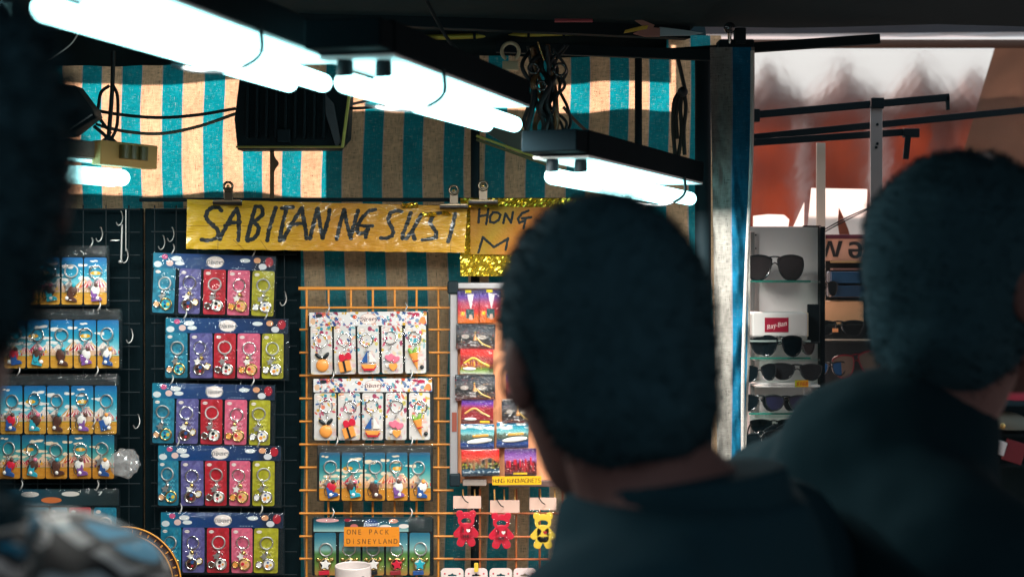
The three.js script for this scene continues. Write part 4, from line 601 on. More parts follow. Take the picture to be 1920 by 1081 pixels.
function magnetPrint(kind) {
  return std([1, 1, 1], 0.3, { clearcoat: 1, clearcoatRoughness: 0.08, bumpMap: wrinkleTex, bumpScale: 0.0015, map: tex(canvas(256, 160, (g, w, h) => {
    const grad = (...c) => { const s = g.createLinearGradient(0, 0, 0, h); c.forEach((x, i) => s.addColorStop(i / (c.length - 1), x)); g.fillStyle = s; g.fillRect(0, 0, w, h); };
    if (kind === 'night') { grad('#0a1016', '#2a3440', '#4a4648', '#0e1216', '#2a1412', '#5a1818'); for (let i = 0; i < 90; i++) oval(g, rnd(0, w), rnd(0, h), rnd(1, 3.5), rnd(1, 3.5), ['#d8d8d8', '#e0a060', '#c02020', '#9ab0c0'][i % 4]); oval(g, 60, 80, 26, 14, 'rgba(230,215,200,.6)'); oval(g, 170, 84, 30, 14, 'rgba(230,215,200,.6)'); g.fillStyle = '#ddd'; g.font = 'italic bold 16px serif'; g.fillText('Hong', 88, 118); g.fillText('Kong', 92, 136); }
    if (kind === 'red') { grad('#c01018', '#d8281c', '#8a1414', '#a81c14', '#5a7a1a', '#c8ccc0'); for (let i = 0; i < 60; i++) { g.fillStyle = ['#6a0c10', '#e0a020', '#8a1014'][i % 3]; g.fillRect(rnd(0, w), rnd(60, 110), rnd(4, 14), rnd(8, 36)); } }
    if (kind === 'dusk') { grad('#2a1a5a', '#6a2a9a', '#a81828', '#8a1020', '#4a0a10', '#6a2a10'); g.fillStyle = '#8a0f1c'; g.beginPath(); g.moveTo(0, 110); for (let x = 0; x <= w; x += 16) g.lineTo(x, 60 + rnd(-16, 24)); g.lineTo(w, 130); g.lineTo(0, 130); g.fill(); g.fillStyle = '#d8b010'; g.fillRect(150, 136, 78, 14); }
    if (kind === 'ferry') { grad('#0f5a8a', '#2a9ab0', '#8ac0c0', '#3a4a3a', '#0c3a86', '#0a1a3a'); for (let i = 0; i < 14; i++) oval(g, rnd(0, w), rnd(8, 40), rnd(12, 34), rnd(5, 11), 'rgba(225,220,215,.85)'); g.fillStyle = '#4a5448'; for (let i = 0; i < 22; i++) g.fillRect(i * 12, 62 + rnd(0, 16), 9, 26); }
    if (kind === 'sunset') { grad('#c80f1c', '#d82a1a', '#c84a20', '#1c1a10', '#0f4a6a', '#101418'); g.fillStyle = '#15130c'; for (const [x, r] of [[40, 40], [180, 62]]) { g.beginPath(); g.arc(x, 112, r, 3.14, 0); g.fill(); } for (let i = 0; i < 80; i++) oval(g, rnd(0, w), rnd(78, 112), rnd(2, 5), rnd(2, 5), ['#c8b020', '#d8d0a0', '#8a9a20'][i % 3]); for (let i = 0; i < 40; i++) oval(g, rnd(0, w), rnd(128, 138), 5, 2, '#cfd8dc'); }
    if (kind === 'violet') { grad('#3a2458', '#7a4a9a', '#a06ab0', '#5a1a28', '#6a0c18', '#10141a'); for (let i = 0; i < 34; i++) { g.fillStyle = ['#8a101c', '#b0202a', '#5a0c14'][i % 3]; g.fillRect(rnd(0, w), 64 + rnd(0, 30), rnd(5, 16), rnd(20, 50)); } for (let i = 0; i < 30; i++) oval(g, rnd(0, w), rnd(90, 130), 2, 2, '#e0c0b0'); g.fillStyle = '#d8b010'; g.fillRect(70, 138, 110, 12); }
    if (kind === 'toy') { grad('#1a1640', '#5a3a9a', '#a83a5a', '#b81c2a', '#c85a1c', '#d0641c'); g.fillStyle = '#d8ccd0'; g.beginPath(); g.moveTo(110, 20); g.lineTo(190, 20); g.lineTo(150, 96); g.fill(); g.fillStyle = '#c8b818'; g.fillRect(90, 0, 70, 14); g.fillRect(40, 104, 40, 18); g.fillStyle = '#15464a'; g.fillRect(96, 92, 90, 44); oval(g, 150, 130, 22, 14, '#c8a090'); }
  })) });
}
[['toy', 879, 574, 40, 60, 'purple and orange packet magnet at the top left of the board'], ['toy', 918, 573, 40, 60, 'purple and orange packet magnet right of its twin at the top'], ['night', 892, 630, 71, 46, 'black night view magnet below the two packets'], ['red', 894, 676, 60, 46, 'red magnet with green foot below the upper night view'], ['night', 891, 725, 73, 47, 'black night view magnet in the middle of the board'], ['dusk', 895, 770, 58, 46, 'purple sky and red hills magnet with yellow strip'], ['ferry', 895, 817, 61, 46, 'blue harbour magnet with ferry, left one'], ['ferry', 961, 814, 58, 46, 'blue harbour magnet with ferry, right one partly hidden'], ['sunset', 901, 866, 69, 48, 'red sunset harbour magnet at the lower left'], ['violet', 976, 865, 58, 50, 'violet sky magnet with red towers at the lower right'], ['dusk', 985, 722, 70, 46, 'dark magnet in the second row behind the head'], ['night', 972, 770, 60, 44, 'dark night magnet behind the edge of the head']].forEach(([kind, x, y, w, h, label], i) => {
  const t = thing('souvenir_magnet', label, 'magnet', P(x, y, 2.955), 'souvenir magnets on the peach board'); t.rotation.z = rnd(-0.02, 0.02);
  part('slab', fitUV(new THREE.ExtrudeGeometry(roundRect(k(w), k(h), k(2)), { depth: 0.004, bevelEnabled: true, bevelSize: 0.001, bevelThickness: 0.001, bevelSegments: 2 })), magnetPrint(kind), t);
  const m = (n, g, mat, px, py, z = 5, rot) => part(n, g, mat, t, V(k(px), k(py), k(z)), rot);
  if (kind === 'ferry') { m('boat_hull', new THREE.SphereGeometry(k(24), 20, 10).scale(1, 0.2, 0.16), C.white, 4, -8, 5, [0, 0, 0.12]); m('boat_deck', box(k(30), k(5), k(3)), std([0.6, 0.3, 0.05], 0.4), 6, 2, 5, [0, 0, 0.08]); }
  if (kind === 'night') { m('statue', new THREE.ConeGeometry(k(4), k(14), 8), std([0.5, 0.2, 0.04], 0.3), -1, 0); m('statue_head', new THREE.SphereGeometry(k(2.4), 10, 8), M.brass, -1, 8); m('ribbon', tube([V(k(2), -k(2), 0), V(k(12), -k(12), k(1)), V(k(28), -k(19), 0)], k(1.3), 16, 6), std([0.7, 0.45, 0.12], 0.3), 0, 0); }
  if (kind === 'sunset' || kind === 'violet') for (let q = 0; q < 5; q++) m('tower', box(k(rnd(3, 5)), k(rnd(10, 20)), k(2.4), k(0.5)), kind === 'sunset' ? std([0.25, 0.08, 0.02], 0.4) : C.red, -w * 0.35 + q * w * 0.17, rnd(-4, 4));
  if (kind === 'red' || kind === 'dusk') { m('ridge', tube([V(-k(w * 0.4), -k(4), 0), V(-k(w * 0.1), k(6), k(1)), V(k(w * 0.15), -k(2), 0), V(k(w * 0.4), -k(9), 0)], k(2), 20, 6), kind === 'red' ? C.yellow : std([0.7, 0.35, 0.1], 0.3), 0, 0); m('wave', new THREE.SphereGeometry(k(12), 14, 8).scale(1, 0.25, 0.2), C.white, -w * 0.22, -14); }
  const z0 = i * 3.7; part('film_wrap', sheet(22, 14, (u, v) => { const e = Math.min(1, Math.min(u, 1 - u, v, 1 - v) * 12); return V(k((u - 0.5) * (w + 4)), k((v - 0.5) * (h + 3)), k(2) + e * (k(6) + k(3.4) * nz(u * 8, v * 6, z0) + k(2) * nz(u * 20, v * 15, z0))); }), M.film, t);
});
// ------------------------------------------------------------------ bears in bags, hang cards, mug, plate, plastic ball
const font = await new FontLoader().loadAsync('fonts/droid/droid_sans_bold.typeface.json');
const letters = (s, size, depth = 0.0004) => new THREE.ExtrudeGeometry(font.generateShapes(s, size), { depth, bevelEnabled: false, curveSegments: 4 }).center();
function bearGeo() {
  const c = (x, y, r, a = r) => new THREE.CylinderGeometry(k(1), k(1), 1, 22);
  const pill = (x0, y0, x1, y1, r) => { const dx = x1 - x0, dy = y1 - y0, n = Math.hypot(dx, dy), s = roundRect(k(n + 2 * r), k(2 * r), k(r * 0.98)); return solid(s, k(4), k(0.8), 10).rotateZ(Math.atan2(dy, dx)).translate(k((x0 + x1) / 2), k((y0 + y1) / 2), 0); };
  const head = new THREE.Shape(); head.absellipse(0, k(19), k(15), k(14), 0, Math.PI * 2, false, 0); const hole = new THREE.Path(); hole.absellipse(0, k(17), k(10), k(6.5), 0, Math.PI * 2, true, 0); head.holes.push(hole);
  return merge([solid(head, k(4), k(0.7), 20), pill(-12, 30, -12, 30.5, 5.5), pill(12, 30, 12, 30.5, 5.5), pill(0, 2, 0, -8, 11), pill(-9, 2, -17, -7, 5.5), pill(9, 2, 17, -7, 5.5), pill(-6, -14, -10, -23, 6.5), pill(6, -14, 10, -23, 6.5)]);
}
const bearShape = bearGeo();
[[874, 992, 850, 902, 929, C.red, C.white, 'red bear key ring lettered I heart HK, left one'], [940, 996, 919, 974, 937, C.red, C.white, 'red bear key ring lettered I heart HK, middle one'], [1018, 996, 993, 1043, 932, C.yellow, std([0.35, 0.02, 0.03], 0.4), 'yellow bear key ring lettered I heart HK, right one'], [1100, 992, 1068, 1120, 942, C.red, C.white, 'red key ring in a bag half hidden by the shoulder']].forEach(([x, y, x0, x1, y0, mat, hm, label], i) => {
  const d = 2.955, t = thing('bear_key_ring', label, 'key ring', P(x, y, d), 'bear key rings in clear bags'), o = t.position, q = (px, py, dd = d) => P(px, py, dd).sub(o);
  part('hang_card', plate(k(x1 - x0), k(23), k(1), 0.0008), std([0.62, 0.42, 0.34], 0.7), t, q((x0 + x1) / 2, y0 + 11, d + 0.002));
  if (i === 1) part('hang_card', plate(k(46), k(22), k(1), 0.0008), std([0.55, 0.36, 0.29], 0.7), t, q(951, y0 + 10, d + 0.006));
  part('bear', bearShape, mat, t);
  part('lettering', letters('I', k(6.5)), M.blackPlastic, t, V(-k(5.5), k(0), k(5))); part('lettering', letters('HK', k(6.2)), M.blackPlastic, t, V(k(0.5), -k(10.5), k(5))); part('heart_print', solid(heartShape(k(4)), 0.0003, 0), hm, t, V(k(4), k(0.3), k(5)));
  const z0 = 31 + i * 5; part('clear_bag', sheet(26, 34, (u, v) => { const px = x0 + (x1 - x0 + 4) * u, py = y0 + 22 + (1031 - y0 - 22) * (1 - v), e = Math.min(1, Math.min(u, 1 - u, v, 1 - v) * 10); return q(px, py, d - e * (k(8) + k(4) * nz(u * 6, v * 9, z0) + k(2) * nz(u * 17, v * 22, z0)) + 0.001); }), M.film, t);
  part('hook_wire', tube([q(x - 8, y0 - 4, d + 0.03), q(x - 6, y0 + 2, d - 0.012), q(x - 2, y0 + 8, d - 0.014), q(x + 4, y0 + 12, d - 0.004)], 0.0011, 16, 6), M.blackMetal, t);
});
[[848, 'first'], [893, 'second'], [939, 'third'], [984, 'fourth']].forEach(([x, w], i) => {
  const s = roundRect(k(42), k(120), k(9)), h = new THREE.Path(); h.moveTo(-k(8), k(45)); h.lineTo(k(8), k(45)); h.lineTo(k(8), k(48)); h.lineTo(k(3), k(48.5)); h.lineTo(0, k(51)); h.lineTo(-k(3), k(48.5)); h.lineTo(-k(8), k(48)); h.closePath(); s.holes.push(h);
  const t = thing('hang_tag_card', `pale card with a hanger slot at the bottom edge, ${w} from left`, 'hang card', P(x, 1064 + 60, 2.95), 'pale slotted hang cards at the bottom edge');
  part('card', fitUV(solid(s, 0.0008, 0.0002)), std(i % 2 ? [0.78, 0.62, 0.6] : [0.72, 0.62, 0.58], 0.5, { clearcoat: 0.4 }), t);
  for (const q of [-1, 1]) part('red_print', disc(k(1.6), 0.0004), C.red, t, V(q * k(14), k(50), 0.0012));
});
single('yellow_tag', solid(roundRect(k(7), k(16), k(2)), 0.002, 0.0004), C.yellow, 'small yellow tag above the second slotted hang card', 'tag', P(893, 1062, 2.94));
{
  const t = thing('panda_mug', 'white mug with a panda face print at the bottom of the view', 'mug', V(P(662, 1058, 2.8).x, 0.861, -2.8)), h = P(0, 1058, 2.8).y - 0.861, r = L(34, 2.8);
  part('cup', new THREE.LatheGeometry([[0, 0], [r * 0.9, 0], [r * 0.97, 0.004], [r, 0.02], [r, h - 0.002], [r * 0.985, h], [r * 0.93, h - 0.002], [r * 0.93, 0.01], [0, 0.008]].map(([x, y]) => new THREE.Vector2(x, y)), 48), std([0.6, 0.53, 0.51], 0.25, { clearcoat: 0.6 }), t);
  part('handle', new THREE.TorusGeometry(0.022, 0.005, 10, 24, Math.PI).rotateZ(-Math.PI / 2).translate(r - 0.002, h * 0.5, 0), std([0.6, 0.53, 0.51], 0.25), t);
  const pr = (n, a, y, s, sy, m) => { const g = new THREE.SphereGeometry(s, 16, 10).scale(1, sy, 0.12); part(n, g, m, t, V(Math.sin(a) * (r + 0.0003), h - y, Math.cos(a) * (r + 0.0003)), [0, a, 0]); };
  const a0 = 0.38; pr('print_ear', a0 - 0.28, 0.021, 0.0055, 1, C.black); pr('print_ear', a0 + 0.28, 0.021, 0.0055, 1, C.black); pr('print_outline', a0, 0.034, 0.0145, 0.9, C.black); pr('print_face', a0, 0.0345, 0.0135, 0.9, C.white); pr('print_eye', a0 - 0.16, 0.034, 0.004, 1.2, C.black); pr('print_eye', a0 + 0.16, 0.034, 0.004, 1.2, C.black); pr('print_nose', a0, 0.04, 0.002, 0.8, C.black); pr('print_heart', a0 + 0.52, 0.028, 0.004, 1, C.red);
}
{
  const d = 2.9, t = thing('souvenir_plate', 'round souvenir plate with orange lettered rim behind the checked shirt', 'plate', P(236, 1090, d)), r = L(108, d);
  part('dish', new THREE.LatheGeometry([[0, 0.002], [r * 0.7, 0.003], [r * 0.8, 0.008], [r, 0.014], [r * 1.0, 0.012], [r * 0.8, 0.004], [0, -0.002]].map(([x, y]) => new THREE.Vector2(x, y)), 64).rotateX(Math.PI / 2), std([0.05, 0.015, 0.015], 0.2, { clearcoat: 1 }), t);
  const or = std([0.75, 0.33, 0.04], 0.35);
  for (const f of [0.985, 0.84]) part('rim_line', new THREE.TorusGeometry(r * f, 0.0014, 8, 96), or, t, V(0, 0, f > 0.9 ? 0.0145 : 0.0105));
  for (let i = 0; i < 40; i++) { const a = i / 40 * 6.283; part('rim_mark', box(0.0016 + (i % 3) * 0.0008, 0.0065, 0.0012, 0.0003), or, t, V(Math.cos(a) * r * 0.91, Math.sin(a) * r * 0.91, 0.0125), [0, 0, a - Math.PI / 2]); }
  part('red_center', new THREE.CylinderGeometry(r * 0.66, r * 0.66, 0.002, 48).rotateX(Math.PI / 2), std([0.3, 0.02, 0.03], 0.3, { clearcoat: 1 }), t, V(0, 0, 0.004));
}
{
  const g = new THREE.IcosahedronGeometry(L(29, 2.9), 4), p = g.attributes.position; for (let i = 0; i < p.count; i++) { const v = V().fromBufferAttribute(p, i), n = v.clone().normalize(), s = 1 + 0.16 * nz(n.x * 2.4, n.y * 2.4, n.z * 2.4) + 0.12 * Math.abs(nz(n.x * 5, n.y * 5, n.z * 5)); v.multiplyScalar(s * 0.93); p.setXYZ(i, v.x, v.y, v.z); }
  single('plastic_ball', faceted(g), std([0.9, 0.9, 0.9], 0.12, { transmission: 0.85, thickness: 0, clearcoat: 1, clearcoatRoughness: 0.08 }), 'crumpled ball of clear plastic hanging beside the left packs', 'plastic bag', P(234, 867, 2.9));
}
for (const [x, y, i] of [[188, 440, 0], [226, 410, 1], [236, 480, 2], [322, 440, 3], [305, 455, 4], [245, 630, 5], [533, 560, 6], [258, 790, 7]]) single('empty_hook', tube([P(x, y - 14, 2.99), P(x + 2, y - 12, 2.965), P(x + 4, y, 2.955), P(x, y + 10, 2.95), P(x - 5, y + 12, 2.948), P(x - 8, y + 6, 2.945)], 0.0012, 24, 6), M.steel, `empty bent wire hook on the black grid ${['upper left', 'below the short lamp', 'beside the topmost beach pack', 'left of the gold sign', 'under the rail near the gold sign', 'right of the second beach pack', 'right of the topmost lime card', 'right of the third beach pack'][i]}`, 'hook', null, 'empty wire hooks');
{
  const t = thing('hanging_lock', 'steel spring catch hanging on the left black grid', 'catch', P(228, 440, 2.96)), o = t.position; 
  part('shaft', rod(P(229, 420, 2.96).sub(o), P(227, 492, 2.96).sub(o), 0.0022), M.steel, t); part('cross_bar', rod(P(208, 450, 2.96).sub(o), P(224, 450, 2.96).sub(o), 0.0016), M.chrome, t); part('guide', rod(P(236, 392, 2.965).sub(o), P(236, 470, 2.965).sub(o), 0.0012), M.steel, t); part('weight', new THREE.SphereGeometry(0.005, 12, 8).scale(1, 0.8, 0.8), M.steel, t, P(226, 490, 2.955).sub(o));
}
// ------------------------------------------------------------------ sunglasses stands
function lensShape(w, h, style) {
  const s = new THREE.Shape();
  if (style === 'shield' || style === 'drop') { s.moveTo(-w * 0.5, h * 0.32); s.bezierCurveTo(-w * 0.3, h * 0.52, w * 0.25, h * 0.52, w * 0.46, h * 0.36); s.bezierCurveTo(w * 0.6, h * 0.1, w * 0.45, -h * 0.45, w * 0.08, -h * 0.5); s.bezierCurveTo(-w * 0.35, -h * 0.5, -w * 0.5, -h * 0.1, -w * 0.5, h * 0.32); }
  else { s.moveTo(-w * 0.5, h * 0.3); s.bezierCurveTo(-w * 0.3, h * 0.5, w * 0.3, h * 0.52, w * 0.5, h * 0.38); s.bezierCurveTo(w * 0.52, 0, w * 0.4, -h * 0.42, w * 0.1, -h * 0.47); s.bezierCurveTo(-w * 0.3, -h * 0.5, -w * 0.48, -h * 0.2, -w * 0.5, h * 0.3); }
  return s;
}
function sunglasses(label, px, py, d, width, style, o = {}) {
  const t = thing('sunglasses', label, 'sunglasses', P(px, py, d), 'sunglasses on the display shelves'), W = L(width, d), lw = W * 0.43, lh = L(o.h ?? width * 0.36, d), dx = W * 0.275;
  t.rotation.set(o.rx ?? 0, o.ry ?? 0, o.rz ?? 0);
  const fm = o.frame ?? std([0.008, 0.014, 0.017], 0.18, { clearcoat: 1, clearcoatRoughness: 0.06 }), lm = o.lens ?? std([0.006, 0.011, 0.014], 0.06, { specularIntensity: 0.8 });
  const outer = lensShape(lw, lh, style), ring = lensShape(lw * 1.07, lh * 1.1, style); ring.holes.push(new THREE.Path(outer.getPoints(14).reverse()));
  const rg = solid(ring, 0.003, 0.0007, 12), lg = solid(outer, 0.0012, 0, 12);
  for (const s of [-1, 1]) { const f = part('rim', rg, fm, t, V(s * dx, 0, 0), [0, s * 0.1, 0]); f.scale.x = s; const l = part('lens', lg, lm, t, V(s * dx, 0, 0.0008), [0, s * 0.1, 0]); l.scale.x = s; }
  part('bridge', tube([V(-W * 0.07, lh * 0.08, 0), V(0, lh * 0.2, 0.003), V(W * 0.07, lh * 0.08, 0)], 0.0016, 12, 6), fm, t); if (style !== 'round') part('brow_bar', tube([V(-W * 0.1, lh * 0.42, 0), V(0, lh * 0.45, 0.002), V(W * 0.1, lh * 0.42, 0)], 0.0018, 12, 6), fm, t);
  for (const s of [-1, 1]) part('temple', tube([V(s * W * 0.5, lh * 0.25, -0.001), V(s * W * 0.52, lh * 0.2, -0.02), V(s * W * 0.5, -lh * 0.05, -0.07), V(s * W * 0.47, -lh * 0.45, -0.105)], 0.0019, 24, 6), fm, t);
  return t;
}
{
  const d = 3.2, t = thing('sunglasses_stand', 'white sunglasses stand with glass shelves beside the striped curtain', 'display stand', P(1472, 640, d)), o = t.position, q = (x, y, dd = d) => P(x, y, dd).sub(o);
  const panelMat = std([0.8, 0.76, 0.75], 0.35, { bumpMap: grainTex, bumpScale: 0.0002 });
  part('back_panel', box(L(134, d), L(470, d), 0.006, 0.001), panelMat, t, q(1472, 658, 3.215)); part('side_rail', box(L(9, d), L(480, d), 0.03, 0.001), M.blackPlastic, t, q(1540, 664, 3.2)); part('side_rail', box(L(7, d), L(470, d), 0.02, 0.001), std([0.2, 0.2, 0.2], 0.6), t, q(1410, 670, 3.19)); part('top_edge', box(L(34, d), L(3, d), 0.01), M.blackPlastic, t, q(1522, 423.5, 3.205));
  for (const [x, y] of [[1417, 440], [1417, 465], [1425, 790]]) part('screw_hole', new THREE.CylinderGeometry(0.0018, 0.0018, 0.002, 10).rotateX(Math.PI / 2), M.blackMetal, t, q(x, y, 3.2108));
  for (const [y, m] of [[524, 0], [636, 1], [668, 0], [716, 2], [772, 0], [850, 1]]) { const dep = 0.11; part('shelf', box(L(118, d), 0.0045, dep, 0.001), m === 2 ? M.whitePlastic : M.glass, t, q(1468, y, 3.2 - dep / 2).add(V(0, -0.003, 0))); part('shelf_edge', box(L(112, d), 0.004, 0.0012, 0.0004), m === 0 ? M.glassEdge : m === 1 ? std([0.3, 0.38, 0.36], 0.1) : M.whitePlastic, t, q(1462, y, 3.2 - dep - 0.002).add(V(0, -0.003, 0))); }
  part('shelf_post', box(L(4, d), L(62, d), 0.006), M.whitePlastic, t, q(1506, 745, 3.12)); part('shelf_post', box(L(3, d), L(62, d), 0.006), M.whitePlastic, t, q(1518, 745, 3.14)); part('side_dark_board', box(L(22, d), L(72, d), 0.01), M.blackPlastic, t, q(1525, 606, 3.15));  // two white shelf posts and a plain black board at the right edge
  part('base_foot', box(0.22, 1.05, 0.16, 0.004), M.blackMetal, t, V(0, -o.y + 0.525, 0.0));
  const tray = solid(new THREE.Shape([[-64, 8], [54, 8], [68, -6], [58, -14], [-48, -18], [-64, -4]].map(([x, y]) => new THREE.Vector2(L(x, d), L(y, d)))), 0.01, 0.001); part('white_tray', tray, M.whitePlastic, t, q(1469, 785, 3.19));
  const gr = std([0.02, 0.025, 0.03], 0.05, { transmission: 0.35, thickness: 0 });
  sunglasses('large black sunglasses with graded lenses on the top glass shelf', 1452, 501, 3.1, 108, 'shield', { h: 46, lens: std([0.2, 0.19, 0.2], 0.06, { transmission: 0.85, specularIntensity: 0.7, thickness: 0 }) });
  sunglasses('black drop lens sunglasses in front of the white branded case', 1462, 647, 3.09, 82, 'drop', { h: 37, ry: -0.25 }); sunglasses('black sunglasses cut off by the curtain, left on the second shelf', 1404, 647, 3.1, 70, 'drop', { h: 30 });
  sunglasses('pair with grey see-through lens above the price tag', 1494, 696, 3.1, 92, 'square', { h: 30, lens: gr, rz: -0.03 }); sunglasses('dark round sunglasses lying left above the price tag', 1424, 698, 3.08, 62, 'round', { h: 30, rz: 0.1 });
  sunglasses('wide black sunglasses left on the fourth shelf', 1425, 754, 3.09, 74, 'square', { h: 30 }); sunglasses('wide black sunglasses right on the fourth shelf', 1474, 754, 3.08, 78, 'square', { h: 28, lens: std([0.012, 0.016, 0.05], 0.05, { clearcoat: 1 }) });
  sunglasses('tilted black sunglasses lowest left on the stand', 1432, 826, 3.08, 92, 'drop', { h: 42, rz: 0.35, rx: -0.4 }); sunglasses('black sunglasses with raised temple lowest right on the stand', 1476, 822, 3.08, 90, 'drop', { h: 44, rz: 0.2 });
  sunglasses('narrow black sunglasses between the pairs on the fourth shelf', 1498, 756, 3.13, 58, 'square', { h: 24 }); sunglasses('black round sunglasses behind the drop lens pair on the second shelf', 1500, 650, 3.15, 60, 'round', { h: 28, ry: 0.3 }); sunglasses('dark sunglasses lying at the back of the lowest tray', 1452, 800, 3.14, 88, 'square', { h: 30, rx: -0.6 });
  single('loose_temple', bar(P(1455, 803, 3.05), P(1490, 786, 3.05), 0.004, 0.0045), M.blackPlastic, 'black glasses arm sticking up at the foot of the stand', 'glasses arm');
  const c = thing('glasses_case', 'white sunglasses case with red Ray-Ban label', 'case', P(1458, 607, 3.12)), o4 = c.position;
  part('case_body', box(L(104, 3.12), L(46, 3.12), 0.05, 0.006), std([0.7, 0.69, 0.67], 0.5), c); part('case_end', box(L(5, 3.12), L(46, 3.12), 0.045, 0.003), std([0.7, 0.6, 0.42], 0.5), c, V(L(52, 3.12), 0, -0.002)); 
  part('brand_label', plate(L(44, 3.12), L(27, 3.12), 0.0006, 0.0005), std([1, 1, 1], 0.5, { map: tex(canvas(352, 216, (g, w, h) => { g.fillStyle = '#9c1233'; g.fillRect(0, 0, w, h); g.fillStyle = '#efdcd8'; g.save(); g.translate(w / 2, h / 2 + 6); g.rotate(-0.2); g.font = 'italic bold 92px serif'; g.textAlign = 'center'; g.textBaseline = 'middle'; g.fillText('Ray-Ban', 0, 0, 310); g.restore(); })) }), c, V(-L(6, 3.12), L(0, 3.12), 0.0255));
  single('price_tag', plate(L(25, 3.08), L(13, 3.08), 0.0008, 0.0008), std([1, 1, 1], 0.5, { map: tex(canvas(200, 104, (g, w, h) => { const s = g.createLinearGradient(0, 0, w, 0); s.addColorStop(0, '#a8b418'); s.addColorStop(0.5, '#d8a418'); s.addColorStop(1, '#e0a020'); g.fillStyle = s; g.fillRect(0, 0, w, h); g.fillStyle = '#a81c14'; g.font = 'italic bold 78px sans-serif'; g.textAlign = 'center'; g.textBaseline = 'middle'; g.fillText('$168', w / 2, h / 2 + 4, 184); })) }), 'yellow price tag reading 168 on the shelf edge', 'price tag', P(1503, 718, 3.07));
}
{
  const d = 3.42, t = thing('sunglasses_stand', 'dark second sunglasses stand with a peach lettered top strip', 'display stand', P(1600, 620, d)), o = t.position, q = (x, y, dd = d) => P(x, y, dd).sub(o);
  part('back_board', box(L(190, d), L(520, d), 0.01), std([0.01, 0.018, 0.022], 0.5), t, q(1632, 700, 3.45)); part('top_rail', box(L(190, d), L(8, d), 0.03), std([0.1, 0.02, 0.04], 0.6), t, q(1632, 443, 3.42)); part('letter_strip', box(L(190, d), L(42, d), 0.006, 0.001), std([0.75, 0.47, 0.34], 0.6), t, q(1632, 467, 3.42));
  const ink = std([0.02, 0.025, 0.028], 0.6); const wg = letters('W', L(30, d)); wg.scale(1.25, 1, 1); part('letter', wg, ink, t, q(1556, 466, 3.4155)); const eg = letters('e', L(40, d)).rotateZ(Math.PI); part('letter', eg, ink, t, q(1604, 468, 3.4155)); const sg = letters('S', L(30, d)); part('letter', sg, ink, t, q(1652, 466, 3.4155));
  for (const [y, m] of [[490, std([0.5, 0.36, 0.16], 0.6)], [504, std([0.35, 0.2, 0.16], 0.6)]]) part('ledge', box(L(110, d), L(4, d), 0.03), m, t, q(1614, y, 3.4));
  for (const [y, m] of [[606, M.blackPlastic], [636, M.glass]]) part('shelf', box(L(150, d), 0.004, 0.1, 0.001), M.glass, t, q(1612, y + 0, 3.37)); part('shelf_edge', box(L(150, d), 0.004, 0.0014, 0.0004), std([0.35, 0.34, 0.28], 0.2), t, q(1612, 636, 3.317));
  part('base_foot', box(0.24, 1.0, 0.16, 0.004), M.blackMetal, t, V(0, -o.y + 0.5, -0.02));
  single('blue_case', box(L(70, 3.38), L(22, 3.38), 0.04, 0.004), std([0.01, 0.07, 0.16], 0.25, { clearcoat: 0.8 }), 'dark blue sunglasses case, upper of two under the lettered strip', 'case', P(1588, 519, 3.38)); single('blue_case', box(L(70, 3.38), L(22, 3.38), 0.04, 0.004), std([0.01, 0.05, 0.11], 0.25, { clearcoat: 0.8 }), 'dark blue sunglasses case, lower of two above the peach box', 'case', P(1588, 545, 3.38));
  single('peach_box', box(L(74, 3.4), L(42, 3.4), 0.05, 0.003), std([0.75, 0.48, 0.26], 0.7), 'peach coloured box behind the tagged sunglasses', 'box', P(1578, 584, 3.4));
  const s = sunglasses('black sunglasses with an orange tag before the peach box', 1572, 614, 3.34, 92, 'square', { h: 28 }); part('orange_tag', box(L(11, 3.3), L(7, 3.3), 0.001, 0.0003), std([0.8, 0.36, 0.15], 0.5), s, V(-L(7, 3.34), -L(4, 3.34), 0.006));
  sunglasses('brown lens sunglasses with red arms low on the second stand', 1606, 682, 3.34, 88, 'drop', { h: 42, rz: 0.15, frame: std([0.12, 0.012, 0.02], 0.3), lens: std([0.1, 0.085, 0.07], 0.15) }); sunglasses('dark sunglasses with blue lenses low left on the second stand', 1556, 690, 3.34, 60, 'square', { h: 26, lens: std([0.01, 0.06, 0.16], 0.1) });  // left pair: lenses coloured plain blue
  sunglasses('small black sunglasses with white dots at the left edge of the second stand', 1549, 540, 3.35, 40, 'drop', { h: 26 });
}
